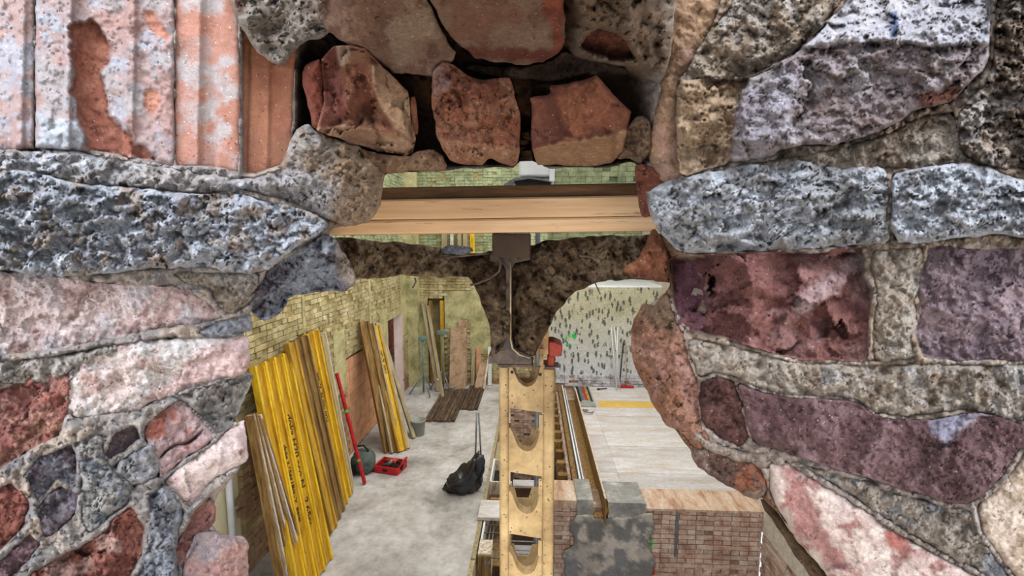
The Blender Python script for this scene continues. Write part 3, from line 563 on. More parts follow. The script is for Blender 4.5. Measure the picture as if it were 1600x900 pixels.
M['cream'] = simple('cream plaster', 'd8cda6', 'e8e2c4', 3, 5, .8, kind='World')
M['white'] = simple('white paint', 'd6dadd', 'eceff2', 3, 4, .5)
M['pinkish'] = simple('pale pink reveal plaster', 'cdb0a6', 'd8c6c2', 3, 6, .9, kind='World')
M['ply'] = simple('worn formwork plywood', 'bfb2a6', 'cdc8c6', 1.6, 8, .7, c3='dcdde4', stretch=(1, 3.5, 1), obj_rand=.15, kind='World', lo=.3, hi=.7, fine=8)
M['plyyel'] = simple('yellow formwork facing', 'd5ad45', 'e2c26a', 3, 6, .6, kind='World')
M['yellow'] = simple('yellow varnished timber', 'a8741c', 'deb01e', 3.2, 8, .5, c3='eecb34', stretch=(4, 4, .8), obj_rand=.10, lo=.3, hi=.68, fine=5)
M['yellowweb'] = simple('yellow varnished web', '85601a', 'b4891c', 3.0, 8, .5, c3='cfa82c', stretch=(3, 3, .8), obj_rand=.12, lo=.3, hi=.66, fine=5)  # web darker than the flanges, standing in for recess shading
M['yellowdk'] = simple('weathered yellow timber', '8a651e', 'b98f2a', 3.2, 8, .7, c3='cfae48', stretch=(4, 4, .8), obj_rand=.2, lo=.3, hi=.7, fine=5)
M['brownwd'] = simple('dirty brown timber', '6a4a22', '8e6c3a', 5, 8, .8, c3='a68a58', stretch=(5, 5, .6), obj_rand=.25, fine=5)
M['greywd'] = simple('greyed timber', '8b7a5a', 'ab9c7a', 5, 8, .8, c3='bfb394', stretch=(5, 5, .6), obj_rand=.15, fine=5)
M['paleedge'] = simple('whitened board edge', 'b59b78', 'e0dad2', 5, 7, .7, stretch=(6, 6, 1.2), lo=.4, hi=.6, fine=4)
M['tanwood'] = simple('planed tan timber', 'b98d60', 'cfa678', 7, 9, .7, c3='d8b489', stretch=(.35, 6, 9), relief=.0006, lo=.3, hi=.7, fine=7, dots=None)
M['darkwood'] = simple('dark brown timber', '43301f', '5f4429', 9, 8, .85, c3='6f5236', stretch=(.6, 6, 6), relief=.001, fine=6)
M['planksdk'] = simple('weathered dark planks', '372c24', '5a4838', 5, 8, .85, c3='7a6650', stretch=(10, .8, 6), obj_rand=.35, kind='World', fine=6)
M['prop'] = simple('sand yellow painted steel', '7d6540', '947a50', 9, 8, .6, c3='a48b60', fine=7, dots=(75, .13, '4a3a28'), relief=.0003)
M['red'] = simple('red paint', 'a5141c', 'c8232a', 6, 6, .5, fine=4)
M['redorange'] = simple('orange red paint', 'b2321c', 'd04a2c', 9, 6, .5, fine=4)
M['steel'] = simple('dull steel', '6d7278', '8f959c', 8, 5, .45, metal=.6)
M['darksteel'] = simple('rusty dark steel', '2c2622', '4a3e34', 30, 7, .7, c3='6a5440', relief=.001, fine=3)
M['black'] = simple('black plastic film', '17191d', '24272d', 6, 4, .28, spec=.6)
M['bagcloth'] = simple('grey green canvas', '3e4844', '5d6863', 8, 6, .8, fine=5)
M['greyplastic'] = simple('grey plastic', '8b8f88', 'a3a69e', 6, 4, .5)
M['cement'] = simple('patchy cement render', '8a8a86', 'a3a29e', 2.4, 7, .8, c3='d0cbc4', kind='World', lo=.40, hi=.62, relief=.004, fine=7)
M['ink'] = simple('black stencil ink', '2b2412', '3a3018', 30, 4, .7)
M['dark'] = simple('soot black', '1d1a17', '2a2622', 8, 4, .9)
M['green'] = simple('green spray paint', '2bb04a', '46d266', 8, 4, .7)
M['blueg'] = simple('blue green painted steel', '54706c', '7a908a', 8, 4, .6)
def structure(mb, name, mat, **k): return tag(mb.build(name, mat, **k), kind='structure')
# --- floor slab
structure(MB().box(XL-.3, -.78, 1.2, YB+.3, -.28, 0), 'floor', M['floor'])
structure(MB().box(XL-.3, XR+.3, 1.0, YB2+.3, -3.2, -3.0), 'floor', simple('rubble brown cellar floor', '4c3826', '6f5338', 3, 6, .95, relief=.02))
# strip of formwork board along the slab edge
fe = empty('edge_board', (-.75, 6, 0), 'long grey board along the edge of the concrete floor beside the pit', 'board')
for k in range(4): MB().box(-.03, .03, -3+k*2.2+.01, -.8+k*2.2-.01, -.2, .005).build('board_length', M['greywd'], fe)
# --- brick builder
def brick_set(parent, orient, plane, u0, u1, z0, z1, holes=(), ind=None, mat='brick_y', joint='joint_y', ch=.077, miss=.03, L=.25, depth=.05, face=1, seed=1):
    """running courses of bricks on a plane; those inside ind=(u0,u1,z0,z1) are single objects, the rest one joined part"""
    rnd = random.Random(seed); far = MB(); protos = {}; n = 0
    vs = []; fs = []
    z = z0; row = 0
    while z < z1-.02:
        u = u0-(L/2 if row % 2 else 0); hdr = row % 2
        while u < u1:
            w = (L/2 if hdr else L)*rnd.uniform(.97, 1.03)
            a = max(u, u0)+.005; b = min(u+w, u1)-.005
            cu = (a+b)/2; cz = z+ch/2; u += w
            if b-a < .03 or any(h[0] < cu < h[1] and h[2] < cz < h[3] for h in holes) or rnd.random() < miss: continue
            pr = rnd.uniform(-.007, .009)*(1.8 if mat in ('brick_y', 'brick_g') else 1)
            isind = ind and ind[0] < cu < ind[1] and ind[2] < cz < ind[3] and n < 300
            d0, d1 = (-depth, pr) 
            if isind:
                key = (round((b-a)/.03), rnd.randrange(3))
                if key not in protos:
                    m = MB(); W = (b-a)/2
                    if orient == 'x': m.box(-depth, 0, -W, W, -ch/2+.005, ch/2-.005, jit=.003)
                    else: m.box(-W, W, 0, depth, -ch/2+.005, ch/2-.005, jit=.003)
                    protos[key] = m.mesh('brick', M[mat], bevel=.004)
                o = bpy.data.objects.new('brick', protos[key]); link(o, parent); n += 1
                if orient == 'x': o.location = Vector((plane+pr*face, cu, cz))-parent.location; o.scale = (face, 1, 1)
                else: o.location = Vector((cu, plane-pr, cz))-parent.location
            else:
                pl = parent.location
                if orient == 'x':
                    s = sorted((plane-depth*face, plane+pr*face)); far.box(s[0]-pl.x, s[1]-pl.x, a-pl.y, b-pl.y, z+.004-pl.z, z+ch-.004-pl.z, jit=.007)
                else: far.box(a-pl.x, b-pl.x, plane-pr-pl.y, plane+depth-pl.y, z+.004-pl.z, z+ch-.004-pl.z, jit=.007)
        z += ch; row += 1
    o = far.build('brickwork', M[mat], parent); o['kind'] = 'stuff'
def box_in(parent, name, mat, x0, x1, y0, y1, z0, z1, label=None, **k):
    p = parent.location
    o = MB().box(x0-p.x, x1-p.x, y0-p.y, y1-p.y, z0-p.z, z1-p.z).build(name, M[mat] if isinstance(mat, str) else mat, parent, **k)
    if label: o['label'] = label
    return o
# --- left wall with a clay block niche, a doorway and a near window opening
wl = empty('wall_left', (XL, 8, 0), kind='structure')
def core_x(parent, x0, x1, y0, y1, z0, z1, op, mat):   # wall core with rectangular openings along y
    ys = sorted({y0, y1, *[o[0] for o in op], *[o[1] for o in op]})
    m = MB(); p = parent.location
    for a, b in zip(ys, ys[1:]):
        o = next((q for q in op if q[0] <= a and q[1] >= b), None)
        if o is None: m.box(x0-p.x, x1-p.x, a-p.y, b-p.y, z0-p.z, z1-p.z)
        else:
            if o[2] > z0: m.box(x0-p.x, x1-p.x, a-p.y, b-p.y, z0-p.z, o[2]-p.z)
            m.box(x0-p.x, x1-p.x, a-p.y, b-p.y, o[3]-p.z, z1-p.z)
    return m.build('mortar_joints', M[mat], parent)
OPW = [(3.8, 4.84, .2, 1.75), (7.76, 9.55, 0, 1.84), (10.12, 11.2, 0, 2.16)]
core_x(wl, XL-.22, XL-.02, 1.0, YB2, -.3, 8, OPW, 'joint_y')
M['brick_g'] = simple('green washed brick', '6f7658', '97a07c', 3, 7, .95, c3='b6bb98', kind='World', lo=.3, hi=.7, fine=8)
brick_set(wl, 'x', XL, 1.2, YB, 3.465, 7.6, mat='brick_g', miss=.08, seed=44)
brick_set(wl, 'x', XL, 1.2, YB, 0, 3.46, holes=[(3.8, 4.84, .2, 1.75), (7.76, 9.55, 0, 1.84), (10.12, 11.2, 0, 2.16), (7.3, 7.76, 1.3, 2.4), (9.55, 10.12, .9, 2.4), (11.2, 12.3, 1.5, 4.4), (6.35, 6.42, 2.0, 3.4), (9.0, 9.1, 1.9, 4)], ind=(5.0, 7.9, 2.1, 3.3), seed=3, miss=.09)
box_in(wl, 'plaster_strip', 'plaster_y', XL-.03, XL+.004, 7.3, 7.76, 1.3, 2.4)
box_in(wl, 'plaster_strip', 'plaster_y', XL-.03, XL+.004, 9.55, 10.12, .9, 2.4)
box_in(wl, 'plaster_strip', 'plaster_y', XL-.03, XL+.004, 11.2, YB, 1.5, 4.4)
box_in(wl, 'plaster_strip', 'plaster_y', XL-.03, XL+.004, 6.35, 6.42, 2.0, 3.4)
box_in(wl, 'plaster_strip', 'plaster_y', XL-.03, XL+.004, 9.0, 9.1, 1.9, 4.0)
# niche of peach blocks
for r in range(8):
    for c in range(5):
        y0 = 7.76+c*.45+(.22 if r % 2 else 0)-.22; y1 = y0+.44
        y0 = max(y0, 7.76); y1 = min(y1, 9.55)
        if y1-y0 > .05: box_in(wl, 'clay_block', 'peach', XL-.20, XL-.03, y0, y1-.008, r*.225, r*.225+.217)
box_in(wl, 'niche_back', 'joint_t', XL-.33, XL-.18, 7.7, 9.6, 0, 1.88)
# doorway with orange brick beyond
db = empty('wall_side_passage', (XL-1.3, 11, 0), kind='structure')
brick_set(db, 'x', XL-1.2, 10.4, 19, 0, 3.4, mat='orange', joint='joint_t', miss=0, seed=9)
box_in(db, 'mortar_joints', 'joint_t', XL-1.5, XL-1.22, 10, 19, -.2, 3.6)
structure(MB().box(XL-1.6, XL-.3, 9.5, 19, -.25, 0), 'floor', M['floor'])
box_in(wl, 'door_reveal', 'pinkish', XL-.19, XL+.012, 11.15, 11.27, 0, 2.16)
box_in(wl, 'door_lintel', 'plaster_y', XL-.36, XL+.02, 10.05, 11.35, 2.12, 2.28)
# near opening with cream plaster and white pipe
box_in(wl, 'cream_panel', 'cream', XL-.22, XL-.08, 3.8, 4.84, .2, 1.75, 'cream plaster panel in the low window opening')
wp = MB().tube([(-.03, 4.62-8, .25), (-.03, 4.62-8, 1.7)], .035, 12).build('pipe', M['white'], wl, smooth=True)
# corner pier
box_in(wl, 'pier', 'plaster_y', XL, XL+.28, 11.7, YB, 0, 7.6)
# --- back wall
wb = empty('wall_back', (0, YB, 0), kind='structure')
m = MB()
for (x0, x1, z0, z1) in ((XL-.3, -2.92, 0, 8), (-2.92, -2.45, 2.42, 8), (-2.45, .35, 0, 8)): m.box(x0, x1, .03, .45, z0, z1)
m.box(-3.0, -2.4, .40, .45, 0, 2.5)
m.build('mortar_joints', M['joint_y'], wb)
brick_set(wb, 'y', YB, XL+.28, .35, 3.465, 7.6, mat='brick_g', miss=.12, seed=45)
brick_set(wb, 'y', YB, XL+.28, .35, 0, 3.46, holes=[(-2.92, -2.45, 0, 2.42), (-2.45, -1.75, 1.55, 2.6), (-1.75, -1.2, .9, 3.3), (-3.15, -2.92, .0, 2.4)], seed=5, miss=.05)
for (x0, x1, z0, z1) in ((-2.45, -1.75, 1.55, 2.6), (-1.75, -1.2, .9, 3.3), (-3.15, -2.92, 0, 2.4)):
    box_in(wb, 'plaster_strip', 'plaster_y', x0, x1, YB-.006, YB+.1, z0, z1)
# pecked plaster on the right half
def pecked():
    m, t, b = nt_mat('pecked cream plaster'); v = coord(t, (1, 1, 1), 'World')
    n = noise(t, v, 1.2, 7, .6); c = ramp(t, n, [(.35, 'a5a286'), (.55, 'bab79f'), (.7, 'c8c6b4')])
    sp = t.nodes.new('ShaderNodeSeparateXYZ'); t.links.new(v, sp.inputs[0])
    whit = ramp(t, math_n(t, 'MULTIPLY', math_n(t, 'ADD', sp.outputs['Z'], math_n(t, 'MULTIPLY', noise(t, v, 1.5, 5), 1.2)), .25), [(.26, 1.0), (.66, 0.0)])
    c = mix(t, c, 'cfd3d8', whit)
    c = mix(t, c, ramp(t, noise(t, v, 14, 6, .7), [(.3, .78), (.6, 1.08)]), 1, 'MULTIPLY')
    v2 = coord(t, (2.1, 1, .8), 'World')
    vo = t.nodes.new('ShaderNodeTexVoronoi'); vo.inputs['Scale'].default_value = 5.0; t.links.new(v2, vo.inputs['Vector'])
    j = noise(t, v, 22, 3, .6)
    g = ramp(t, math_n(t, 'ADD', vo.outputs['Distance'], math_n(t, 'MULTIPLY', j, .8)), [(.69, 1.0), (.74, 0.0)])
    clump = ramp(t, noise(t, v, 1.7, 4, .5), [(.30, 0.0), (.42, 1.0)])
    g = math_n(t, 'MULTIPLY', g, clump)
    c = mix(t, c, '3c4346', math_n(t, 'MULTIPLY', g, .85))
    t.links.new(c, b.inputs['Base Color']); b.inputs['Roughness'].default_value = .9
    bump(t, b, math_n(t, 'SUBTRACT', noise(t, v, 20, 5), g), .02); return m
M['pecked'] = pecked()
box_in(wb, 'pecked_plaster', 'pecked', .35, 6.5, YB, YB+.35, .28, 2.72, 'cream plaster pecked all over with dark hack marks')
box_in(wb, 'brick_plinth', 'joint_t', .35, 6.5, YB-.03, YB+.35, -.2, .28)
M['brick_w'] = simple('whitened brick', '8b8286', 'bfc0c8', 5, 6, .95, kind='World', c3='d8dae0', fine=5)
brick_set(wb, 'y', YB-.05, .35, 4.0, 0, .27, mat='brick_w', seed=6, miss=.04)
gp = MB()
for (u, v, w, h) in ((897, 526, 6, 7), (890, 524, 3, 4), (884, 528, 3, 5), (889, 538, 8, 3), (897, 520, 3, 4)):
    p = at_y(u, v, YB)-wb.location; s = YB/F; gp.box(p.x-w*s/2, p.x+w*s/2, -.008, .0, p.z-h*s/2, p.z+h*s/2, jit=.015)
o = gp.build('spray_mark', M['green'], wb); o['label'] = 'bright green spray paint mark'
# gallery floor beyond and the tall green brick wall behind it
structure(MB().box(.35, 6.5, YB+.02, YB2+.1, 2.60, 2.76), 'floor', M['white'])
wg = empty('wall_gallery', (0, YB2, 0), kind='structure')
M['brick_g'] = simple('green washed brick', '6f7658', '97a07c', 3, 7, .95, c3='b6bb98', kind='World', lo=.3, hi=.7, fine=8)
M['joint_g'] = simple('green washed joints', '4c5040', '76795c', 4, 6, .95, kind='World')
box_in(wg, 'mortar_joints', 'joint_g', XL-.3, 6.5, YB2+.03, YB2+.3, 0, 8.2)
brick_set(wg, 'y', YB2, XL, 4.6, 2.76, 8.1, mat='brick_g', ch=.16, L=.5, seed=8, miss=.10)
box_in(wg, 'plaster_pier', 'plaster_y', -1.9, -1.3, YB2-.15, YB2+.1, 2.76, 8.1)
box_in(wg, 'brown_panel', 'brownwd', -2.9, -2.2, YB2-.05, YB2+.1, 6.0, 7.4)
box_in(wg, 'post', 'pinkish', -4.55+.0, -4.35, YB2-.3, YB2, 2.76, 8.1)
box_in(wg, 'post', 'pinkish', -4.28+.3, -3.75, YB2-.3, YB2-.05, 2.76, 8.1)
# --- right wall
wr = empty('wall_right', (XR, 6, 0), kind='structure')
box_in(wr, 'plaster_upper', simple('pale lime plaster', 'c6b8a6', 'dcd3c6', 3, 6, .9, kind='World', relief=.004, fine=5), XR+.0, XR+.35, .96, YB2, -.32, 8)
box_in(wr, 'mortar_joints', 'joint_t', XR+.02, XR+.35, .96, 6.4, -3, -.32)
brick_set(wr, 'x', XR, 1.5, 6.4, -2.95, -.33, mat='brick_t', joint='joint_t', seed=12, miss=.03, face=-1)
# --- deck of formwork panels
dk = empty('formwork_deck', (2.2, 9.3, 0), 'pale plywood formwork deck filling the far right half of the hall', 'deck')
Y = 6.93; r = 0
while Y < YB-.06:
    y1 = min(Y+.5, YB-.06)
    for (a, b) in ((1.12, 1.45), (1.45, 3.39)):
        yel = (r == 7 and a > 1.4)
        o = box_in(dk, 'formwork_panel', 'plyyel' if yel and False else 'ply', a+.002, b-.002, Y+.002, y1-.002, -.027-(.002 if (r+int(a)) % 2 else 0), .0-(.003 if (r*7+int(a*3)) % 3 == 0 else 0))
        if yel: box_in(dk, 'yellow_facing', 'plyyel', 1.6, 2.9, Y+.03, y1-.05, -.004, .003, 'yellow faced strip of the deck')
    Y = y1; r += 1
for k in range(6): box_in(dk, 'joist', 'yellowdk', 1.14, 3.38, 7.2+k*.9, 7.28+k*.9, -.24, -.03)
# --- brick wall under the deck edge with the cement pillar
wf = empty('wall_pit', (2, 6.4, 0), kind='structure')
box_in(wf, 'mortar_joints', 'joint_t', .32, XR, 6.42, 6.93, -3, -.02)
brick_set(wf, 'y', 6.4, 1.66, XR, -1.56, -.02, mat='brick_t', joint='joint_t', seed=21, miss=.02, ind=(1.6, XR, -.9, 0), L=.26)
brick_set(wf, 'y', 6.4, .32, .95, -1.56, .0, mat='brick_t', joint='joint_t', seed=23, miss=.03, ind=(.3, .95, -.95, 0))
M['ledge'] = simple('worn brick ledge', 'a8846c', 'c9ac94', 4, 7, .95, kind='World', c3='d6c4b4', relief=.006, fine=6, stretch=(2.2, .6, 1))
box_in(wf, 'ledge', 'ledge', 1.62, XR, 6.39, 6.93, -.03, .004, 'worn brick ledge in front of the deck')
def yp(Yc):
    return y_plane(Yc)
# pillar block (top is .13 above the floor, with a slot for the trough)
box_in(wf, 'mortar_cap', 'ledge', .32, .68, 6.38, 6.95, -.02, .10)
for (a, b, z1) in ((.66, .90, .13), (1.12, 1.68, .10)): box_in(wf, 'pillar_block', 'cement', a, b, 6.36, 6.95, -3.0 if a > 1 else -3.0, z1, None)
box_in(wf, 'pillar_block', 'cement', .90, 1.12, 6.36, 6.95, -3.0, -.20)
o = patch('cement_render', [(904,800),(960,812),(1020,796),(1024,828),(1010,850),(1026,875),(1018,905),(1030,960),(870,960),(884,900),(880,860),(900,850),(890,822)], 'render', wf, ['807f7c', '8c8c8e', 'd2cabe', 'bab2a8'], label='patchy grey cement render on the pillar',
   Df=yp(6.35), off=0, bulge=.01, edge=2, rough=.01, thick=.06, step=2.6, csc=44, csharp=.3, seed=400)
o.matrix_parent_inverse = Matrix.Translation(-wf.location)
for (u, v, mt) in ((1019, 847, 'green'), (1018, 855, 'green'), (1022, 889, 'redorange'), (1022, 897, 'redorange')):
    p = at_y(u, v, 6.33); box_in(wf, 'paint_mark', mt, p.x-.014, p.x+.014, p.y, p.y+.06, p.z-.018, p.z+.018)
# long grey conduit on the bricks
p = at_y(1058, 812, 6.38); box_in(wf, 'conduit', 'steel', p.x-.02, p.x+.015, 6.375, 6.4, -.75, -.03)
# --- brick wall on the far side of the pit (seen left of the timbers) with joist ends
wv = empty('wall_pit_side', (.74, 9, 0), kind='structure')
box_in(wv, 'mortar_joints', 'joint_t', .62, 1.1, 6.95, YB, -3, -.10)
brick_set(wv, 'x', .60, 6.95, YB, -2.0, -.12, mat='brick_t', joint='joint_t', seed=31, miss=.06, face=-1)
for k in range(12): box_in(wv, 'joist_end', 'brownwd', .44, .64, 7.05+k*.44, 7.17+k*.44, -.26, -.12)
wv2 = empty('wall_pit_end', (0, YB-.05, 0), kind='structure')
box_in(wv2, 'mortar_joints', 'joint_t', -.78, .62, YB-.02, YB+.2, -3, -.0)
brick_set(wv2, 'y', YB-.06, -.78, .6, -3, -.02, mat='brick_t', joint='joint_t', seed=33, miss=.06)
wv3 = empty('wall_pit_left', (-.8, 7, 0), kind='structure')
box_in(wv3, 'mortar_joints', 'joint_t', -.95, -.80, 1.2, YB, -3, -.28)
# ================================================================== BROKEN VAULT, TIMBER, YELLOW PROP
bv = empty('broken_vault', (0, 1, 3.9), 'dark broken end of a concrete vault floor hanging in the middle of the opening', 'vault remnant')
Tv = lambda c: (lambda u, v: np.full(np.shape(u), c))
def vpart(name, poly, cols, label=None, t=.98, **k):
    o = patch(name, poly, k.pop('mat', 'concrete'), bv, cols, label=label, Df=Tv(t), **k); o.matrix_parent_inverse = Matrix.Translation(-bv.location); return o
vc = ['7c6248', '8f7556', '604a34', 'a08a6c']
vpart('concrete', [(470,374),(530,371),(600,376),(690,387),(706,392),(745,397),(768,390),(800,388),(800,404),(780,408),(798,412),(800,430),(799,548),(764,567),(770,550),(768,520),(760,490),(750,460),(742,444),(728,430),(640,432),(550,435),(470,440)], vc, seed=501, bulge=.04, edge=20, rough=.035, lump=(.02, 16), chip=(.02, 34), step=2.4, thick=.35, rag=2, csc=30)
vpart('concrete', [(792,392),(830,384),(850,374),(905,372),(960,369),(1020,366),(1100,366),(1100,442),(1040,441),(1010,437),(960,436),(922,445),(892,462),(868,490),(856,520),(842,546),(834,560),(804,548),(800,470),(798,410),(828,406)], vc, seed=502, bulge=.035, edge=18, rough=.035, lump=(.02, 15), chip=(.02, 40), step=2.4, thick=.35, rag=2, csc=30)
vpart('concrete_crust', [(690,386),(700,380),(735,384),(742,392),(720,398),(690,396)], ['8d93a0', 'a0a6b2'], 'small bluish crust on the vault edge', seed=503, bulge=.01, edge=3, rough=.01, step=2, thick=.1, t=.96)
# steel I beam cast in the vault (section facing the camera)
c0 = P(np.array([796.]), np.array([480.]), np.array([.955]))[0]; s = .955/F
def ux(u): return (u-796)*s
def vz(v): return -(v-480)*s
prof = [(762,571),(831,571),(831,558),(812,551),(803,543),(800,530),(800,420),(804,411),(828,406),(828,396),(766,399),(766,408),(786,413),(791,422),(790,530),(786,545),(776,554),(762,560)]
ib = MB().prism([(ux(a), vz(b)) for a, b in prof], 0, 1.5).build('steel_beam', M['darksteel'], bv); ib['label'] = 'dark steel beam section with flanges'
ib.location = Vector(c0)-bv.location
lip = MB().tube([Vector((ux(798), -.004, vz(v))) for v in (410, 470, 530)]+[Vector((ux(801), -.004, vz(545))), Vector((ux(812), -.004, vz(555))), Vector((ux(829), -.004, vz(560)))], .0022, 6).build('beam_edge', simple('bright steel edge', '8b7a5c', 'b0a07c', 40, 5, .5, metal=.4), bv, smooth=True); lip.location = ib.location
def wire(pts, r=.0022, t=.93):
    q = [Vector(P(np.array([float(a)]), np.array([float(b)]), np.array([t-.0*i]))[0])-bv.location for i, (a, b) in enumerate(pts)]
    return MB().tube(q, r, 6).build('reinforcing_wire', M['darksteel'], bv, smooth=True)
wire([(735,446),(750,441),(768,434),(780,424),(783,410),(777,400),(768,396)], .0026)
wire([(684,405),(700,402),(730,399),(765,396)], .0022)
wire([(648,434),(650,440),(645,450)], .002, .95); wire([(930,442),(934,452),(938,460)], .0014, .95)
wire([(905,400),(925,402),(948,405)], .0016)
# --- timber beam over the vault, thin dark shim below it and brown plank on it
tb_y = .86
def wbox(u0, u1, v0, v1, y, d):   # exact world box whose front face spans the given outline at distance y
    a = at_y(u0, v0, y); b = at_y(u1, v1, y); return (a.x, b.x, y, y+d, b.z, a.z)
def thing_box(name, mat, bx, label, cat, bevel=.002, rotz=0, roty=0, group=None, jit=0):
    c = Vector(((bx[0]+bx[1])/2, (bx[2]+bx[3])/2, bx[4]))
    o = MB().box(bx[0]-c.x, bx[1]-c.x, bx[2]-c.y, bx[3]-c.y, 0, bx[5]-bx[4], jit=jit).build(name, M[mat] if isinstance(mat, str) else mat, bevel=bevel)
    o.location = c; o.rotation_euler = (0, roty, rotz); return tag(o, label, cat, group)
M['tanwood'] = None
def tan():
    m, t, b = nt_mat('planed tan timber'); v = coord(t, (1.2, 30, 30))
    n = noise(t, v, 1.6, 9, .7, .6); c = ramp(t, n, [(.3, 'b08c62'), (.5, 'c8a278'), (.68, 'd6b890')])
    v2 = coord(t, (2.0, 1, 60)); cr = noise(t, v2, 1.3, 6, .75, .2)
    g = ramp(t, cr, [(.60, 0.0), (.66, 1.0)]); c = mix(t, c, '4a331e', math_n(t, 'MULTIPLY', g, .8))
    t.links.new(c, b.inputs['Base Color']); b.inputs['Roughness'].default_value = .75
    bump(t, b, math_n(t, 'SUBTRACT', n, g), .0012); return m
M['tanwood'] = tan()
def tb():
    bx = wbox(480, 1100, 310, 363, tb_y, .10); x0, x1, y0, y1, z0, z1 = bx
    e = empty('timber_beam', ((x0+x1)/2, (y0+y1)/2, z0), 'long tan timber beam lying across the opening on the broken vault', 'timber beam', rot=(0, math.radians(-.7), 0))
    L = (x1-x0)/2
    zc = at_y(800, 341, tb_y).z-z0; h = z1-z0
    for (a, b_) in ((0, zc-.0006), (zc+.0006, h)): 
        MB().box(-L, L, -.05, .05, a, b_).build('board_layer', M['tanwood'], e, bevel=.0035)
    return bx
bx = tb()
z1 = bx[5]
pk = MB()
thing_box('timber_plank', 'darkwood', (bx[0]+.0, bx[1], tb_y+.012, tb_y+.088, z1+.001, z1+.024), 'thin dark brown plank lying on top of the tan timber beam', 'plank', roty=math.radians(-.7))
a = at_y(771, 373, tb_y+.06); b = at_y(829, 392, tb_y+.06)
thing_box('timber_shim', simple('sooty timber', '2c2017', '40301f', 9, 7, .85), (a.x, b.x, tb_y+.03, tb_y+.13, b.z-.012, bx[4]-.0012), 'short dark wooden packing block between the beam and the vault', 'packing block')
# --- yellow perforated steel prop
PY = .99
def pX(u, y=PY): return at_y(u, 700, y).x
def pZ(v, y=PY): return at_y(820, v, y).z
pr = empty('steel_prop', (pX(823), PY+.04, -3.0), 'tall sand yellow perforated steel prop standing under the steel beam', 'steel prop')
pl = pr.location
def padd(mb, name, mat='prop', label=None, bevel=0, smooth=False):
    o = mb.build(name, M[mat], pr, bevel=bevel, smooth=smooth); o.location = -pl
    if label: o['label'] = label
    return o
def rrect(cx, cy, w, d, r, n=6):
    pts = []
    for (sx, sy, a0) in ((1, 1, 0), (-1, 1, 90), (-1, -1, 180), (1, -1, 270)):
        for k in range(n+1):
            g = math.radians(a0+90*k/n); pts.append((cx+sx*(w/2-r)+r*math.cos(g), cy+sy*(d/2-r)+r*math.sin(g)))
    return pts
def column(u0, u1, vtop, name, depth=.085):
    x0, x1 = pX(u0), pX(u1); pts = rrect((x0+x1)/2, PY+depth/2-.006, x1-x0, depth, .0088)
    m = MB(); n = len(pts); zt = pZ(vtop)
    for z in (-3.0, zt):
        for p in pts: m.v.append((p[0], p[1], z))
    for i in range(n): m.f.append((i, (i+1) % n, n+(i+1) % n, n+i))
    m.f.append(tuple(range(n))); m.f.append(tuple(range(n, 2*n)))
    return padd(m, name)
column(780, 795, 574, 'upright'); column(848, 866.5, 576, 'upright')
lipm = MB()
# U topped web plates at the front, and plainer ones at the back
pz0 = pZ(605); pitch = (pZ(605)-pZ(804))/2
xl, xr = pX(793), pX(850)
def web(zu, zb_l, zb_r, y0, y1, name, top=None, label=None):
    w = xr-xl; pts = [(xl, zb_l), (xr, zb_r)]
    ztop = zu+.052
    cx = pX(821); r = pX(838)-cx
    pts += [(xr, ztop), (pX(845), ztop)]
    for (u, dz) in ((843, .045), (840, .026), (836, .012), (831, .004), (824, 0), (817, .003), (810, .012), (805, .028), (801, .045)): pts.append((pX(u), zu+dz))
    pts += [(pX(797), ztop+.004), (xl, ztop+.004)]
    padd(MB().prism(pts, y0, y1), name)
for k in range(16):
    zu = pz0-k*pitch; zb = zu-(pZ(704)-pZ(736))
    web(zu, zb, zb-.011, PY+.002, PY+.030, 'web_plate')
    padd(MB().prism([(xl, zb), (xr, zb), (xr, zu+.03), (pX(832), zu+.03), (pX(826), zu+.0), (pX(806), zu-.0), (pX(801), zu+.03), (xl, zu+.03)], PY+.066, PY+.070), 'back_plate')
    padd(MB().box(pX(842), pX(848), PY-.003, PY+.003, zu+.052, zb+pitch-.014), 'rolled_lip')
# bolt holes & head
for (u, v, r) in ((800, 582, .0035), (843, 585, .0035), (858, 584, .0035)):
    p = Vector((pX(u), PY-.0045 if u > 850 else PY+.0, pZ(v))); padd(MB().tube([p, p+Vector((0, .006, 0))], r, 12), 'bolt_hole', 'dark')
padd(MB().box(pX(778), pX(832), PY-.004, PY+.07, pZ(573.5), pZ(569.5)), 'head_plate', 'darksteel')
# red clamp and wood block
rc = empty('clamp_head', (pX(862), PY+.03, pZ(575)), 'small red steel clamp head on the right upright of the yellow prop', 'clamp')
M['clampred'] = simple('scuffed red paint', '70200f', '8e2c16', 30, 6, .6, c3='5c3020', fine=4)
zz = pZ(557)-pZ(575)
m = MB().box(-.011, .006, -.018, .018, 0, zz); m.build('clamp_neck', M['clampred'], rc, bevel=.003)
m = MB().prism([(-.008, zz), (.016, zz), (.022, zz+.012), (.022, zz+.026), (.004, zz+.034), (-.008, zz+.034)], -.028, .028); m.build('clamp_jaw', M['clampred'], rc, bevel=.002)
MB().box(-.016, .016, -.024, .024, -.0035, .0).build('steel_washer', M['steel'], rc)
p0 = at_y(836, 556, 1.01); p1 = at_y(862, 498, 1.01)
thing_box('timber_block', simple('tan packing wood', 'b08a64', 'c8a47c', 14, 6, .8, stretch=(1, 1, 3), fine=4), (pX(836), pX(856), 1.0, 1.06, pZ(556)+.0005, pZ(500)), 'upright tan wooden packing block wedged between the vault and the red clamp', 'packing block')
print('DBG', [tuple(round(q, 2) for q in at_x(u, v, -3.4)) for u, v in ((607, 500), (622, 500), (636, 620), (540, 560), (592, 545), (641, 600), (338, 800), (384, 760), (660, 500))], [tuple(round(q,2) for q in at_z(u,v,0)) for u,v in ((641,603),(760,598),(975,605),(940,780),(1190,778),(1200,812))])
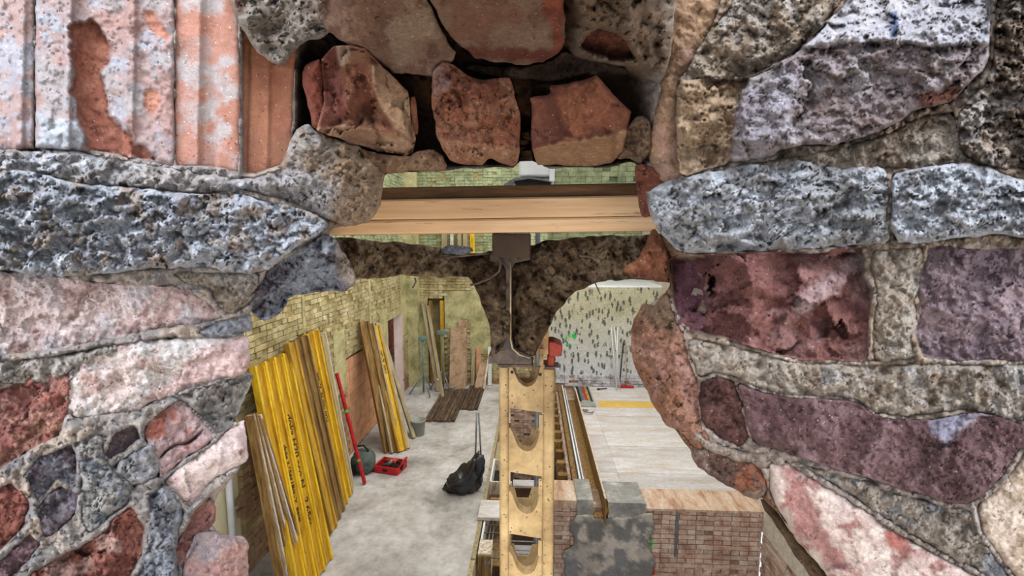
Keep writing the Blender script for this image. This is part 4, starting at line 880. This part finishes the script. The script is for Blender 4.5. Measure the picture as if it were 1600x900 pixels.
# ================================================================== LEANING BEAMS
def lean(B, T, n=Vector((1, 0, 0))):
    z = (T-B).normalized(); y = -(n-z*n.dot(z)).normalized(); x = y.cross(z)
    mt = Matrix((x, y, z)).transposed().to_4x4(); mt.translation = B; return mt
def ibeam(B, T, label, mats=('yellow', 'yellowweb'), L=2.65, group=None, nrm=Vector((1, 0, 0)), text=None):
    mt = lean(B, T, nrm); e = empty('formwork_beam', (0, 0, 0), label, 'formwork beam', group); e.matrix_world = mt
    for sx in (-1, 1):
        a, b = sorted((sx*.10, sx*.062)); MB().box(a, b, -.04, .04, 0, L).build('flange', M[mats[0]], e, bevel=.004)
    MB().box(-.062, .062, -.014, .014, 0.0, L).build('web', M[mats[1]], e)
    if text:
        for (tx, off, z, sz, face, flip) in text:
            cu = bpy.data.curves.new('stencil', 'FONT'); cu.body = tx; cu.size = sz; cu.extrude = .0006; cu.offset = .0035; cu.align_y = 'CENTER'
            to = bpy.data.objects.new('t', cu); COL.objects.link(to)
            me = bpy.data.meshes.new_from_object(to.evaluated_get(bpy.context.evaluated_depsgraph_get())); bpy.data.objects.remove(to)
            me.materials.clear(); me.materials.append(M['ink'])
            to = link(bpy.data.objects.new('stencil_lettering', me), e)
            X = Vector((0, 0, -1)); Zn = Vector((0, -1, 0)); Yv = Zn.cross(X)
            if flip: X = -X; Yv = -Yv
            rm = Matrix((X, Yv, Zn)).transposed().to_4x4(); rm.translation = Vector((off, face, z)); to.matrix_local = rm
    return e
g1 = 'yellow beams of the nearest stack leaning on the left wall'
T0 = -3.30
def wall_top(u, v, x=T0): return at_x(u, v, x)
def floor_pt(x, y): return Vector((x, y, .0))
# nearest stack: four beams, webs to the room
tops = [(398, 572), (417, 570), (437, 562), (456, 560)]
labs = ['yellow stencilled formwork beam, nearest the camera of the front stack on the left wall', 'bright yellow formwork beam, second in the front stack, with small inverted stencilling',
        'bright yellow formwork beam with the large black stencilled lettering', 'yellow formwork beam at the far side of the front stack, before the gap']
B0 = at_z(511, 882, 0); A0 = at_x(446, 563, -3.27)
for i in range(4):
    k = 3-i; B = B0+Vector((0, -.195*k, .03)); T = A0+Vector((0, -.195*k, 0))
    tx = None
    if i == 1: tx = [('doka 2,65m 1E', .0, 1.62, .085, -.0145, False), ('doka  2,65m  11', .0, .72, .085, -.0145, True)]
    if i == 2: tx = [('doka H20 eco N   2,65m', .0, 1.92, .135, -.0145, False)]
    if i == 0: tx = [('doka 2,65m', .0, .9, .08, -.0145, True)]
    ibeam(B, T, labs[i], L=2.65, group=None, text=tx)
# thin boards at the near side of that stack
Bl, Br, Tl, Tr = at_z(446, 950, 0), at_z(484, 908, 0), at_x(390, 650, -3.05), at_x(404, 655, -2.98)
for i in range(7):
    B = Bl.lerp(Br, i/6)+Vector((0, 0, .02)); T = Tl.lerp(Tr, i/6)+Vector((0, 0, .02*(i % 3)))
    mt = lean(B, T); o = MB().box(-.0105, .0105, -.05, .05, 0, (T-B).length).build('formwork_board', M['paleedge' if i % 2 else 'brownwd'], bevel=.002); o.matrix_world = mt
    tag(o, ['first', 'second', 'third', 'fourth', 'fifth', 'sixth', 'seventh'][i]+' from the camera of the seven thin edge-on boards left of the yellow beams', 'board', 'thin boards standing on edge at the near end')
# second stack
mats2 = [('yellowdk', 'yellowdk'), ('brownwd', 'brownwd'), ('brownwd', 'brownwd'), ('yellow', 'yellowdk'), ('yellow', 'yellowweb')]
lab2 = ['weathered yellow beam, first of the second stack on the left wall', 'dirty brown beam, second in the second stack on the left wall', 'dark brown beam in the middle of the second stack', 'worn yellow beam with stencilled lettering in the second stack', 'bright yellow beam right of the stencilled one in the second stack']
Bn, Bf = at_z(516, 838, 0), at_z(552, 760, 0); Tn, Tf = at_x(449, 545, -3.28), at_x(509, 527, -3.28)
for i in range(5):
    f = (i+.5)*.155; B = Bn.lerp(Bf, f)+Vector((0, 0, .02)); T = Tn.lerp(Tf, f)
    ibeam(B, T, lab2[i], mats2[i], text=[('H20 eco N  2,65m', 0, 1.3, .10, -.0145, True)] if i == 3 else None)
for i in range(6):
    f = .80+i*.04; B = Bn.lerp(Bf, f)+Vector((0, 0, .02)); T = Tn.lerp(Tf, f)
    mt = lean(B, T); o = MB().box(-.022, .022, -.06+.01*i, .06, 0, 2.55).build('timber_board', M[['greywd', 'greywd', 'yellowdk', 'greywd', 'greywd', 'ply'][i]], bevel=.003); o.matrix_world = mt
    tag(o, ['first', 'second', 'third', 'fourth', 'fifth', 'sixth'][i]+' from the yellow beams of the six greyed boards ending the second stack', 'board', 'greyed boards at the far end of the second stack')
# third stack
T3 = [(566, 506), (580, 503), (588, 504), (597, 503), (604, 505)]
lab3 = ['brown weathered beam, leftmost of the third stack', 'brown beam with a pale edge, second of the third stack', 'yellow stencilled beam of the third stack', 'grey green board of the third stack beside the yellow beam', 'pale narrow board at the right of the third stack, set at a wider slant']
m3 = [('brownwd', 'brownwd'), ('greywd', 'brownwd'), ('yellowdk', 'yellow')]
NR = Vector((.75, -.66, 0))
for i in range(3):
    B = at_z((608, 618, 628)[i], (706, 707, 706)[i], 0)+Vector((0, 0, .02)); T = at_x((569, 577, 584)[i], 508-2*i, -3.28+.01*i)
    ibeam(B, T, lab3[i], m3[i], text=[('H20  2,65m', 0, 1.5, .10, -.0145, True)] if i == 2 else None, L=2.5, nrm=NR)
for i in range(2):
    B = at_z((637, 646)[i], (702, 686)[i], 0)+Vector((0, 0, .02)); T = at_x((590, 597)[i], (505, 525)[i], -3.3)
    mt = lean(B, T, NR); o = MB().box(-.05+.02*i, .05, -.03, .03, 0, (T-B).length).build('timber_board', M['greywd'], bevel=.003); o.matrix_world = mt; tag(o, lab3[3+i], 'board')
# red pole
B = at_z(570, 757, 0); T = at_x(526, 583, -3.22)
o = MB().tube([B, T], .030, 14)
rp = empty('red_pole', tuple(B), 'long red steel pole leaning against the left wall', 'pole')
o = MB().tube([(0, 0, .02), T-B], .030, 14).build('pole_tube', M['red'], rp, smooth=False)
for f in (.22, .66): 
    q = (T-B)*f; MB().tube([q-(T-B)*.01, q+(T-B)*.01], .034, 12).build('green_tape', M['green'], rp)
# ================================================================== FLOOR THINGS, LEFT
def blob(name, mat, c, r, label, cat, seed=0, amp=.2, fold=.05, flat=.25, shape=None, parent=None, sub=4):
    bm = bmesh.new(); bmesh.ops.create_icosphere(bm, subdivisions=sub, radius=1)
    co = np.array([v.co for v in bm.verts]); x, y, z = co.T
    k = 1+amp*fbm(x*3+y*2, z*3-y*1.5, 1.3, 3, seed)+fold*(1-np.abs(fbm(x*5+z*3, y*5-z*4, 1.6, 4, seed+5))*2)
    co = co*k[:, None]*np.array(r); co[:, 2] = np.maximum(co[:, 2], -r[2]*(1-flat))+r[2]*(1-flat)
    if shape: co = shape(co)
    for v, p in zip(bm.verts, co): v.co = p
    me = bpy.data.meshes.new(name); bm.to_mesh(me); bm.free(); me.materials.append(M[mat]); me.shade_smooth()
    o = link(bpy.data.objects.new(name, me), parent); o.location = c
    return tag(o, label, cat)
gc = at_z(718, 772, 0)
def bagshape(co):
    x, y, z = co.T.copy(); z2 = z*(1+.9*sst(-.05, .22, x)); x2 = x+z*.28; co[:, 0] = x2; co[:, 2] = z2*np.where(x < -.15, .8, 1); return co
gb = empty('rubbish_bag', (gc.x, gc.y+.12, 0), 'black plastic rubbish bag slumped on the concrete floor', 'bag')
blob('bag_body', 'black', (0, 0, 0), (.30, .21, .21), None, None, seed=4, amp=.35, fold=.16, parent=gb, shape=bagshape)
MB().tube([(.24, 0, .44), (.27, 0, .56), (.30, .01, .66)], [.07, .03, .012], 10).build('bag_neck', M['black'], gb, smooth=True)
for i, (u0, v0, u1, v1) in enumerate(((745, 645, 741, 728), (748, 645, 753, 756))):
    b = at_z(u1, v1 if i else 757, 0); Yb = b.y+.05
    t = at_y(u0, v0, Yb); b = Vector((b.x, Yb, .0))
    o = MB().tube([Vector((0, 0, .014)), t-b], .014, 8).build('steel_rod', M['steel'], smooth=True); o.location = b
    tag(o, ['left', 'right'][i]+' one of two thin grey steel rods standing behind the black bag', 'rod')
# canvas bag
c = at_z(567, 742, 0)
cb = empty('tool_bag', (c.x-.04, c.y+.14, 0), 'grey green canvas tool bag on the floor behind the red pole', 'bag')
blob('bag_body', 'bagcloth', (0, 0, 0), (.21, .2, .21), None, None, seed=8, amp=.2, fold=.07, parent=cb)
MB().tube([(-.12, 0, .36), (-.10, -.02, .45), (.02, -.02, .47), (.1, 0, .36)], .018, 8).build('strap', M['dark'], cb, smooth=True)
MB().box(-.17, -.05, -.2, -.16, .03, .22).build('pocket', M['dark'], cb, bevel=.01)
# red tool case
c = at_z(603, 741, 0)
tc = empty('tool_case', (c.x+.04, c.y+.16, 0), 'open red tool case holding a cordless tool on the concrete floor', 'tool case', rot=(0, 0, math.radians(-12)))
MB().box(-.24, .22, -.17, -.145, 0, .13).build('case_side', M['red'], tc, bevel=.008); MB().box(-.24, .22, .145, .17, 0, .13).build('case_side', M['red'], tc, bevel=.008)
MB().box(-.24, -.215, -.145, .145, 0, .13).build('case_side', M['red'], tc, bevel=.006); MB().box(.195, .22, -.145, .145, 0, .13).build('case_side', M['red'], tc, bevel=.006)
MB().box(-.215, .195, -.145, .145, 0, .03).build('case_bottom', M['dark'], tc)
MB().box(-.06, .02, -.176, -.17, .05, .09).build('latch', M['dark'], tc)
MB().tube([(-.16, .05, .12), (-.02, .03, .15), (.12, 0, .16)], [.03, .045, .04], 12).build('tool_body', M['redorange'], tc, smooth=True)
MB().tube([(-.14, -.08, .09), (.0, -.07, .14), (.06, -.05, .2)], [.03, .035, .03], 10).build('tool_body', M['steel'], tc, smooth=True)
MB().tube([(.12, 0, .16), (.19, -.02, .17), (.24, -.04, .13), (.22, -.05, .06)], .026, 10).build('tool_grip', M['dark'], tc, smooth=True)
MB().tube([(.20, .12, .13), (.25, .1, .2), (.26, -.02, .22), (.24, -.12, .15)], .018, 10).build('case_handle', M['red'], tc, smooth=True)
# bucket
c = at_z(650, 683, 0)
bk = empty('bucket', (c.x+.02, c.y+.12, 0), 'grey plastic bucket on the floor at the foot of the third stack', 'bucket')
MB().lathe([(0, .0), (.115, .0), (.15, .30), (.158, .30), (.158, .325), (.142, .325), (.108, .02), (0, .02)], (0, 0, 0), 28).build('bucket_body', M['greyplastic'], bk, smooth=True)
MB().tube([(-.155, 0, .3), (-.12, -.1, .24), (0, -.155, .2), (.12, -.1, .24), (.155, 0, .3)], .004, 6).build('bucket_handle', M['steel'], bk, smooth=True)
blob('plaster_spill', 'cream', (0, 0, 0), (.1, .1, .02), None, None, seed=3, parent=bk).location = (0, 0, .2)
# dark planks lying on the floor
for i in range(13):
    x = -2.36+i*.084; y0, y1 = (9.4, 11.5) if i < 8 else (10.1, 11.75)
    o = MB().box(-.037, .037, -(y1-y0)/2, (y1-y0)/2, 0, .045+.01*(i % 2), jit=.004).build('dark_plank', M['planksdk'], bevel=.003); o.location = (x, (y0+y1)/2+random.uniform(-.03, .03), 0); o.rotation_euler = (0, 0, random.uniform(-.012, .012))
    nth = ['leftmost', 'second', 'third', 'fourth', 'fifth', 'sixth', 'seventh', 'eighth', 'ninth', 'tenth', 'eleventh', 'twelfth', 'rightmost'][i]
    tag(o, nth+' from the left of the weathered dark planks laid side by side on the floor' if 0 < i < 12 else nth+' of the weathered dark planks laid side by side on the floor', 'plank', 'dark planks on the floor')
# tripods
def tripod(x, y, h, label, arm):
    e = empty('prop_tripod', (x, y, 0), label, 'tripod')
    MB().tube([(0, 0, .05), (0, 0, h)], .024, 10).build('mast', M['blueg'], e, smooth=True)
    for k in range(3):
        g = math.radians(k*120+70); MB().tube([(0, 0, .55), (.36*math.cos(g), .36*math.sin(g), .02)], .016, 8).build('leg', M['steel'], e, smooth=True)
    MB().box(-arm, arm, -.05, .05, h, h+.10).build('head', M['blueg'], e, bevel=.008)
    MB().tube([(-.09, 0, .75), (.14, 0, .82)], .012, 8).build('collar_handle', M['steel'], e)
tripod(-2.85, 11.15, 1.42, 'blue grey steel tripod with a short head, left of the leaning laths', .11)
tripod(-2.42, 11.55, 1.5, 'blue grey steel tripod with a raised head, right of the leaning laths', .13)
for i, (u0, v0, u1, v1) in enumerate(((692, 622, 668, 476), (684, 612, 660, 470))):
    b = at_z(u0, v0, 0); t = at_y(u1, v1, 11.97)
    mt = lean(b+Vector((0, 0, .02)), t, Vector((0, -1, 0))); o = MB().box(-.04, .04, -.02, .02, 0, (t-b).length-.05).build('timber_lath', M['greywd'], bevel=.003); o.matrix_world = mt
    tag(o, ['right', 'left'][i]+' one of two long laths leaning over the tripods at the far wall', 'lath')
# posts in the recess
for i, (x, mt_) in enumerate(((-2.83, 'brownwd'), (-2.52, 'yellowdk'))):
    o = thing_box('timber_post', mt_, (x-.05, x+.05, YB-.045, YB-.002, 0.0, 2.34), ['dark brown post at the left side of the far recess', 'yellow green post at the right side of the far recess'][i], 'post')
# wide board and small offcuts
def leanboard(name, u0, u1, v0, v1, yb, yt, mat, label, cat='board', th=.022, slant=0):
    b0 = at_y(u0, v1, yb); b1 = at_y(u1, v1, yb); zt = at_y((u0+u1)/2, v0, yt).z
    B = Vector(((b0.x+b1.x)/2, yb, .012)); T = Vector((B.x+slant, yt, zt))
    mt = lean(B, T, Vector((0, -1, 0))); w = (b1.x-b0.x)/2
    o = MB().box(-w, w, -th/2, th/2, 0, (T-B).length).build(name, M[mat], bevel=.002); o.matrix_world = mt; return tag(o, label, cat)
M['plybrown'] = simple('brown plywood', '94765c', 'b5977a', 4, 7, .75, c3='c0a890', kind='Object', fine=5)
leanboard('plywood_board', 702, 727, 512, 600, 11.65, 11.95, 'plybrown', 'wide brown plywood board leaning on the far wall behind the dark planks')
leanboard('plywood_board', 716, 730, 500, 596, 11.88, 11.99, 'plybrown', 'narrow taller plywood board behind the wide one on the far wall')
leanboard('timber_offcut', 736, 741, 540, 597, 11.8, 12.0, 'greywd', 'thin greyed offcut upright beside the plywood board')
leanboard('timber_offcut', 744, 751, 543, 597, 11.85, 12.0, 'peach', 'short orange tinted offcut at the far wall')
leanboard('timber_offcut', 741, 753, 567, 600, 11.6, 11.93, 'plybrown', 'short brown board leaning in front of the offcuts at the far wall', slant=.12)
leanboard('timber_offcut', 754, 757, 552, 600, 11.55, 11.95, 'paleedge', 'pale thin lath right of the short brown board', slant=.12)
leanboard('timber_offcut', 762, 768, 542, 596, 11.9, 12.0, 'white', 'whitish board at the far wall just left of the vault')
# ================================================================== PIT, RIGHT SIDE THINGS
def longthing(name, mat, x0, x1, y0, y1, z0, z1, label, cat, group=None): return thing_box(name, mat, (x0, x1, y0, y1, z0, z1), label, cat, bevel=.003, group=group)
longthing('timber_joist', 'brownwd', .655, .735, 6.98, 11.9, -.12+.02, .03, 'long brown joist nearest the pit, running to the far wall', 'joist')
longthing('edge_rail', 'white', .765, .795, 6.98, 11.95, -.10, .045, 'thin white edged rail beside the brown joist', 'rail')
longthing('edge_rail', 'white', .825, .845, 6.98, 11.7, -.10, .04, 'second thin white rail, next to the trough', 'rail')
tr = empty('formwork_trough', (1.0, 9, -.1), 'long brown formwork trough with a tall side board ending in the cement pillar', 'formwork trough')
box_in(tr, 'bottom_board', 'brownwd', .91, 1.04, 6.3, 11.2, -.12, -.09)
box_in(tr, 'side_board', 'brownwd', 1.045, 1.072, 6.22, 11.1, -.16, .24)
box_in(tr, 'pale_top_edge', 'paleedge', 1.044, 1.074, 6.22, 11.1, .24, .246, 'whitened top edge')
box_in(tr, 'cross_batten', 'greywd', .87, 1.04, 11.0, 11.1, -.09, -.03)
e = ibeam(Vector((1.105, 6.30, -.02)), Vector((1.105, 7.3, -.02)), 'short yellow beam end beside the trough in the cement pillar', ('yellowdk', 'brownwd'), L=.6, nrm=Vector((0, 0, 1)))
e.scale = (.22, 1, 1)
# slotted metal frame on the deck
fr = empty('slotted_frame', (1.25, 11.1, 0), 'flat grey metal frame with dark red and yellow slots lying on the deck', 'frame')
zz0 = .003
box_in(fr, 'frame_plate', 'greyplastic', 1.02+.06, 1.50, 10.45, 11.95, zz0, .03)
for (a, b, mt_) in ((1.13, 1.19, 'dark'), (1.20, 1.28, 'steel'), (1.29, 1.34, 'red'), (1.345, 1.40, 'yellowdk'), (1.42, 1.46, 'dark')): box_in(fr, 'slot_strip', mt_, a, b, 10.85 if mt_ != 'dark' else 10.75, 11.85, .03, .045)
MB().tube([(.02, -.9, .02), (-.1, -.95, .05), (-.06, -1.08, .05), (.08, -1.1, .04), (.14, -1.0, .03)], .014, 8).build('bow_handle', M['steel'], fr, smooth=True)
# thin poles, broom, dark tool at the back
for i, (u0, u1) in enumerate(((963, 955), (968, 960), (962, 965))):
    b = at_y(u0, 612, 11.75); t = at_y(u1, 511, 11.97); b = Vector((b.x, 11.75-.06*i, .0))
    o = MB().tube([Vector((0, 0, .008)), t-b], .012, 8).build('white_pole', M['white'], smooth=True); o.location = b
    tag(o, ['leftmost at its foot', 'rightmost at its foot', 'crossing one'][i]+' of the three thin white poles leaning on the pecked wall', 'pole', 'thin white poles')
b = at_z(979, 606, 0)
br = empty('broom', (b.x, b.y, 0), 'broom with a dark red head standing against the pecked plaster wall', 'broom')
MB().box(-.19, .19, -.04, .04, .0, .055).build('broom_head', M['red'], br, bevel=.006)
MB().tube([(0, 0, .05), (-.02, YB-.03-b.y, 1.15)], .011, 8).build('broom_stick', M['greywd'], br, smooth=True)
b = at_z(976, 590, 0)
o = MB().tube([Vector((0, 0, .02)), Vector((.10, .12, 1.22))], .016, 8).build('dark_pole', M['dark'], smooth=True); bb = at_y(968, 590, 11.88); o.location = (bb.x, 11.88, 0); tag(o, 'short dark pole leaning between the white poles and the broom', 'pole')
b = at_z(941, 609, 0)
o = MB().tube([(-.13, -.03, .02), (-.05, 0, .02), (.13, .04, .025)], [.03, .014, .014], 8).build('hand_tool', M['dark'], smooth=True); o.location = (b.x, b.y, .004); tag(o, 'small dark hand tool lying on the deck near the back wall', 'tool')
# pit edge: wooden boxes and reinforcing bars
def px_box(name, mat, u0, u1, v0, v1, z0, z1, label, cat):   # footprint of the TOP face from its outline
    a = at_z(u0, v1, z1); b = at_z(u1, v0, z1); return thing_box(name, mat, (a.x, b.x, a.y, b.y, z0, z1), label, cat, bevel=.004)
px_box('square_board', 'ply', 746, 800, 782, 808, .01, .06, 'pale square plywood lid over the pit edge, left of the prop', 'board')
fb = empty('formwork_box', (-.55, 5.6, -.2), 'timber formwork box at the bottom of the view, left of the prop', 'formwork box')
box_in(fb, 'end_block', 'paleedge', -.70, -.53, 5.28, 5.55, -.3, .02); box_in(fb, 'end_block', 'brownwd', -.695, -.53, 5.26, 5.28, -.4, .0)
box_in(fb, 'side_board', 'white', -.70, -.675, 5.55, 6.5, -.3, .0); box_in(fb, 'side_board', 'brownwd', -.66, -.30, 6.55, 6.6, -.3, -.02)
box_in(fb, 'bottom_board', 'brownwd', -.675, -.30, 5.5, 6.55, -.32, -.30)
for k in range(8):
    y = 5.30+k*.165; o = MB().tube([(-.68, 0, 0), (.28, 0, 0)], .009, 8).build('reinforcing_bar', M['steel'], smooth=True); o.location = (0, y, -.05 if k % 2 else -.045)
    nth = ['nearest', 'second nearest', 'third nearest', 'fourth nearest', 'fifth nearest', 'sixth nearest', 'seventh nearest', 'farthest'][k]
    tag(o, nth+' of the eight steel bars laid across the pit behind the prop', 'steel bar', 'bars across the pit')
for k in range(2):
    o = MB().tube([(0, 5.2, 0), (0, 6.55, 0)], .008, 8).build('reinforcing_bar', M['steel'], smooth=True); o.location = (-.60+k*.05, 0, -.065); tag(o, ['left', 'right'][k]+' of two lengthwise bars tied under the crossbars in the pit', 'steel bar')
px_box('square_board', 'greywd', 772, 800, 690, 720, -.05, .0, 'small greyed board on the pit edge beside the rods', 'board')
ob = empty('open_box', (-.6, 7.35, -.2), 'open pale timber box at the pit edge above the plywood lid', 'box')
box_in(ob, 'box_side', 'white', -.72, -.69, 6.98, 7.75, -.2, .03); box_in(ob, 'box_side', 'paleedge', -.69, -.35, 6.98, 7.01, -.2, .02); box_in(ob, 'box_side', 'paleedge', -.69, -.35, 7.72, 7.75, -.2, .02); box_in(ob, 'box_bottom', 'dark', -.69, -.35, 7.01, 7.72, -.2, -.18)
# steps and boards seen through the prop
for k in range(6):
    z = -.9-.22*k; y = 8.4-.35*k
    longthing('pit_plank', ['ply', 'brownwd', 'greywd'][k % 3], -.55, .5, y, y+.22, z, z+.05, ['uppermost', 'second', 'third', 'fourth', 'fifth', 'lowest'][k]+' of the boards spanning the pit, seen through the prop', 'board', 'boards spanning the pit')
    # --- white floodlight box on a mast behind the plank
fl = empty('floodlight', (.04, 5.0, -3), 'white box floodlight above the dark plank in the top gap', 'floodlight')
def fz(v): return at_y(838, v, 5.0).z+3
def fx(u): return at_y(u, 250, 5.0).x-.04
MB().box(fx(811), fx(862), -.12, .12, fz(278), fz(205)).build('lamp_housing', M['white'], fl, bevel=.02)
MB().box(fx(858), fx(866), -.14, .14, fz(286), fz(215)).build('housing_flange', M['white'], fl, bevel=.005)
MB().prism([(fx(788), fz(290)), (fx(803), fz(281)), (fx(828), fz(278.5)), (fx(862), fz(284)), (fx(862), fz(287)), (fx(828), fz(281.5)), (fx(806), fz(284.5)), (fx(793), fz(292))], -.13, .13).build('visor', M['steel'], fl)
MB().box(fx(806), fx(860), -.1, .1, fz(292), fz(284)).build('reflector', M['dark'], fl)
MB().tube([(fx(812), 0, fz(280)), (fx(820), 0, fz(300))], .02, 8).build('bracket', M['steel'], fl)
MB().tube([(0, 0, 0), (0, 0, fz(300))], .03, 10).build('mast', M['steel'], fl); MB().box(fx(815), fx(845), -.03, .03, fz(302), fz(296)).build('cross_arm', M['steel'], fl); MB().box(-.3, .3, -.3, .3, 0, .03).build('base', M['steel'], fl)
# laths and a yellow bar standing on a narrow gallery ledge, seen in the slit under the beam
structure(MB().box(XL+.28, .34, YB-.42, YB-.02, 3.36, 3.45), 'floor', M['greywd'])
for i, (u, w, mt_) in enumerate(((694, 8, 'greywd'), (706, 5, 'paleedge'), (718, 6, 'greywd'), (727, 7, 'greywd'), (738, 7, 'yellow'))):
    p = at_y(u, 378, YB-.15); hw = w*.5*YB/F
    thing_box('gallery_lath', mt_, (p.x-hw, p.x+hw, YB-.16, YB-.10, 3.452, 4.35), ['leftmost grey', 'second, pale', 'third, grey', 'fourth, grey', 'yellow'][i]+' one of five laths standing far behind in the slit under the tan beam', 'lath')
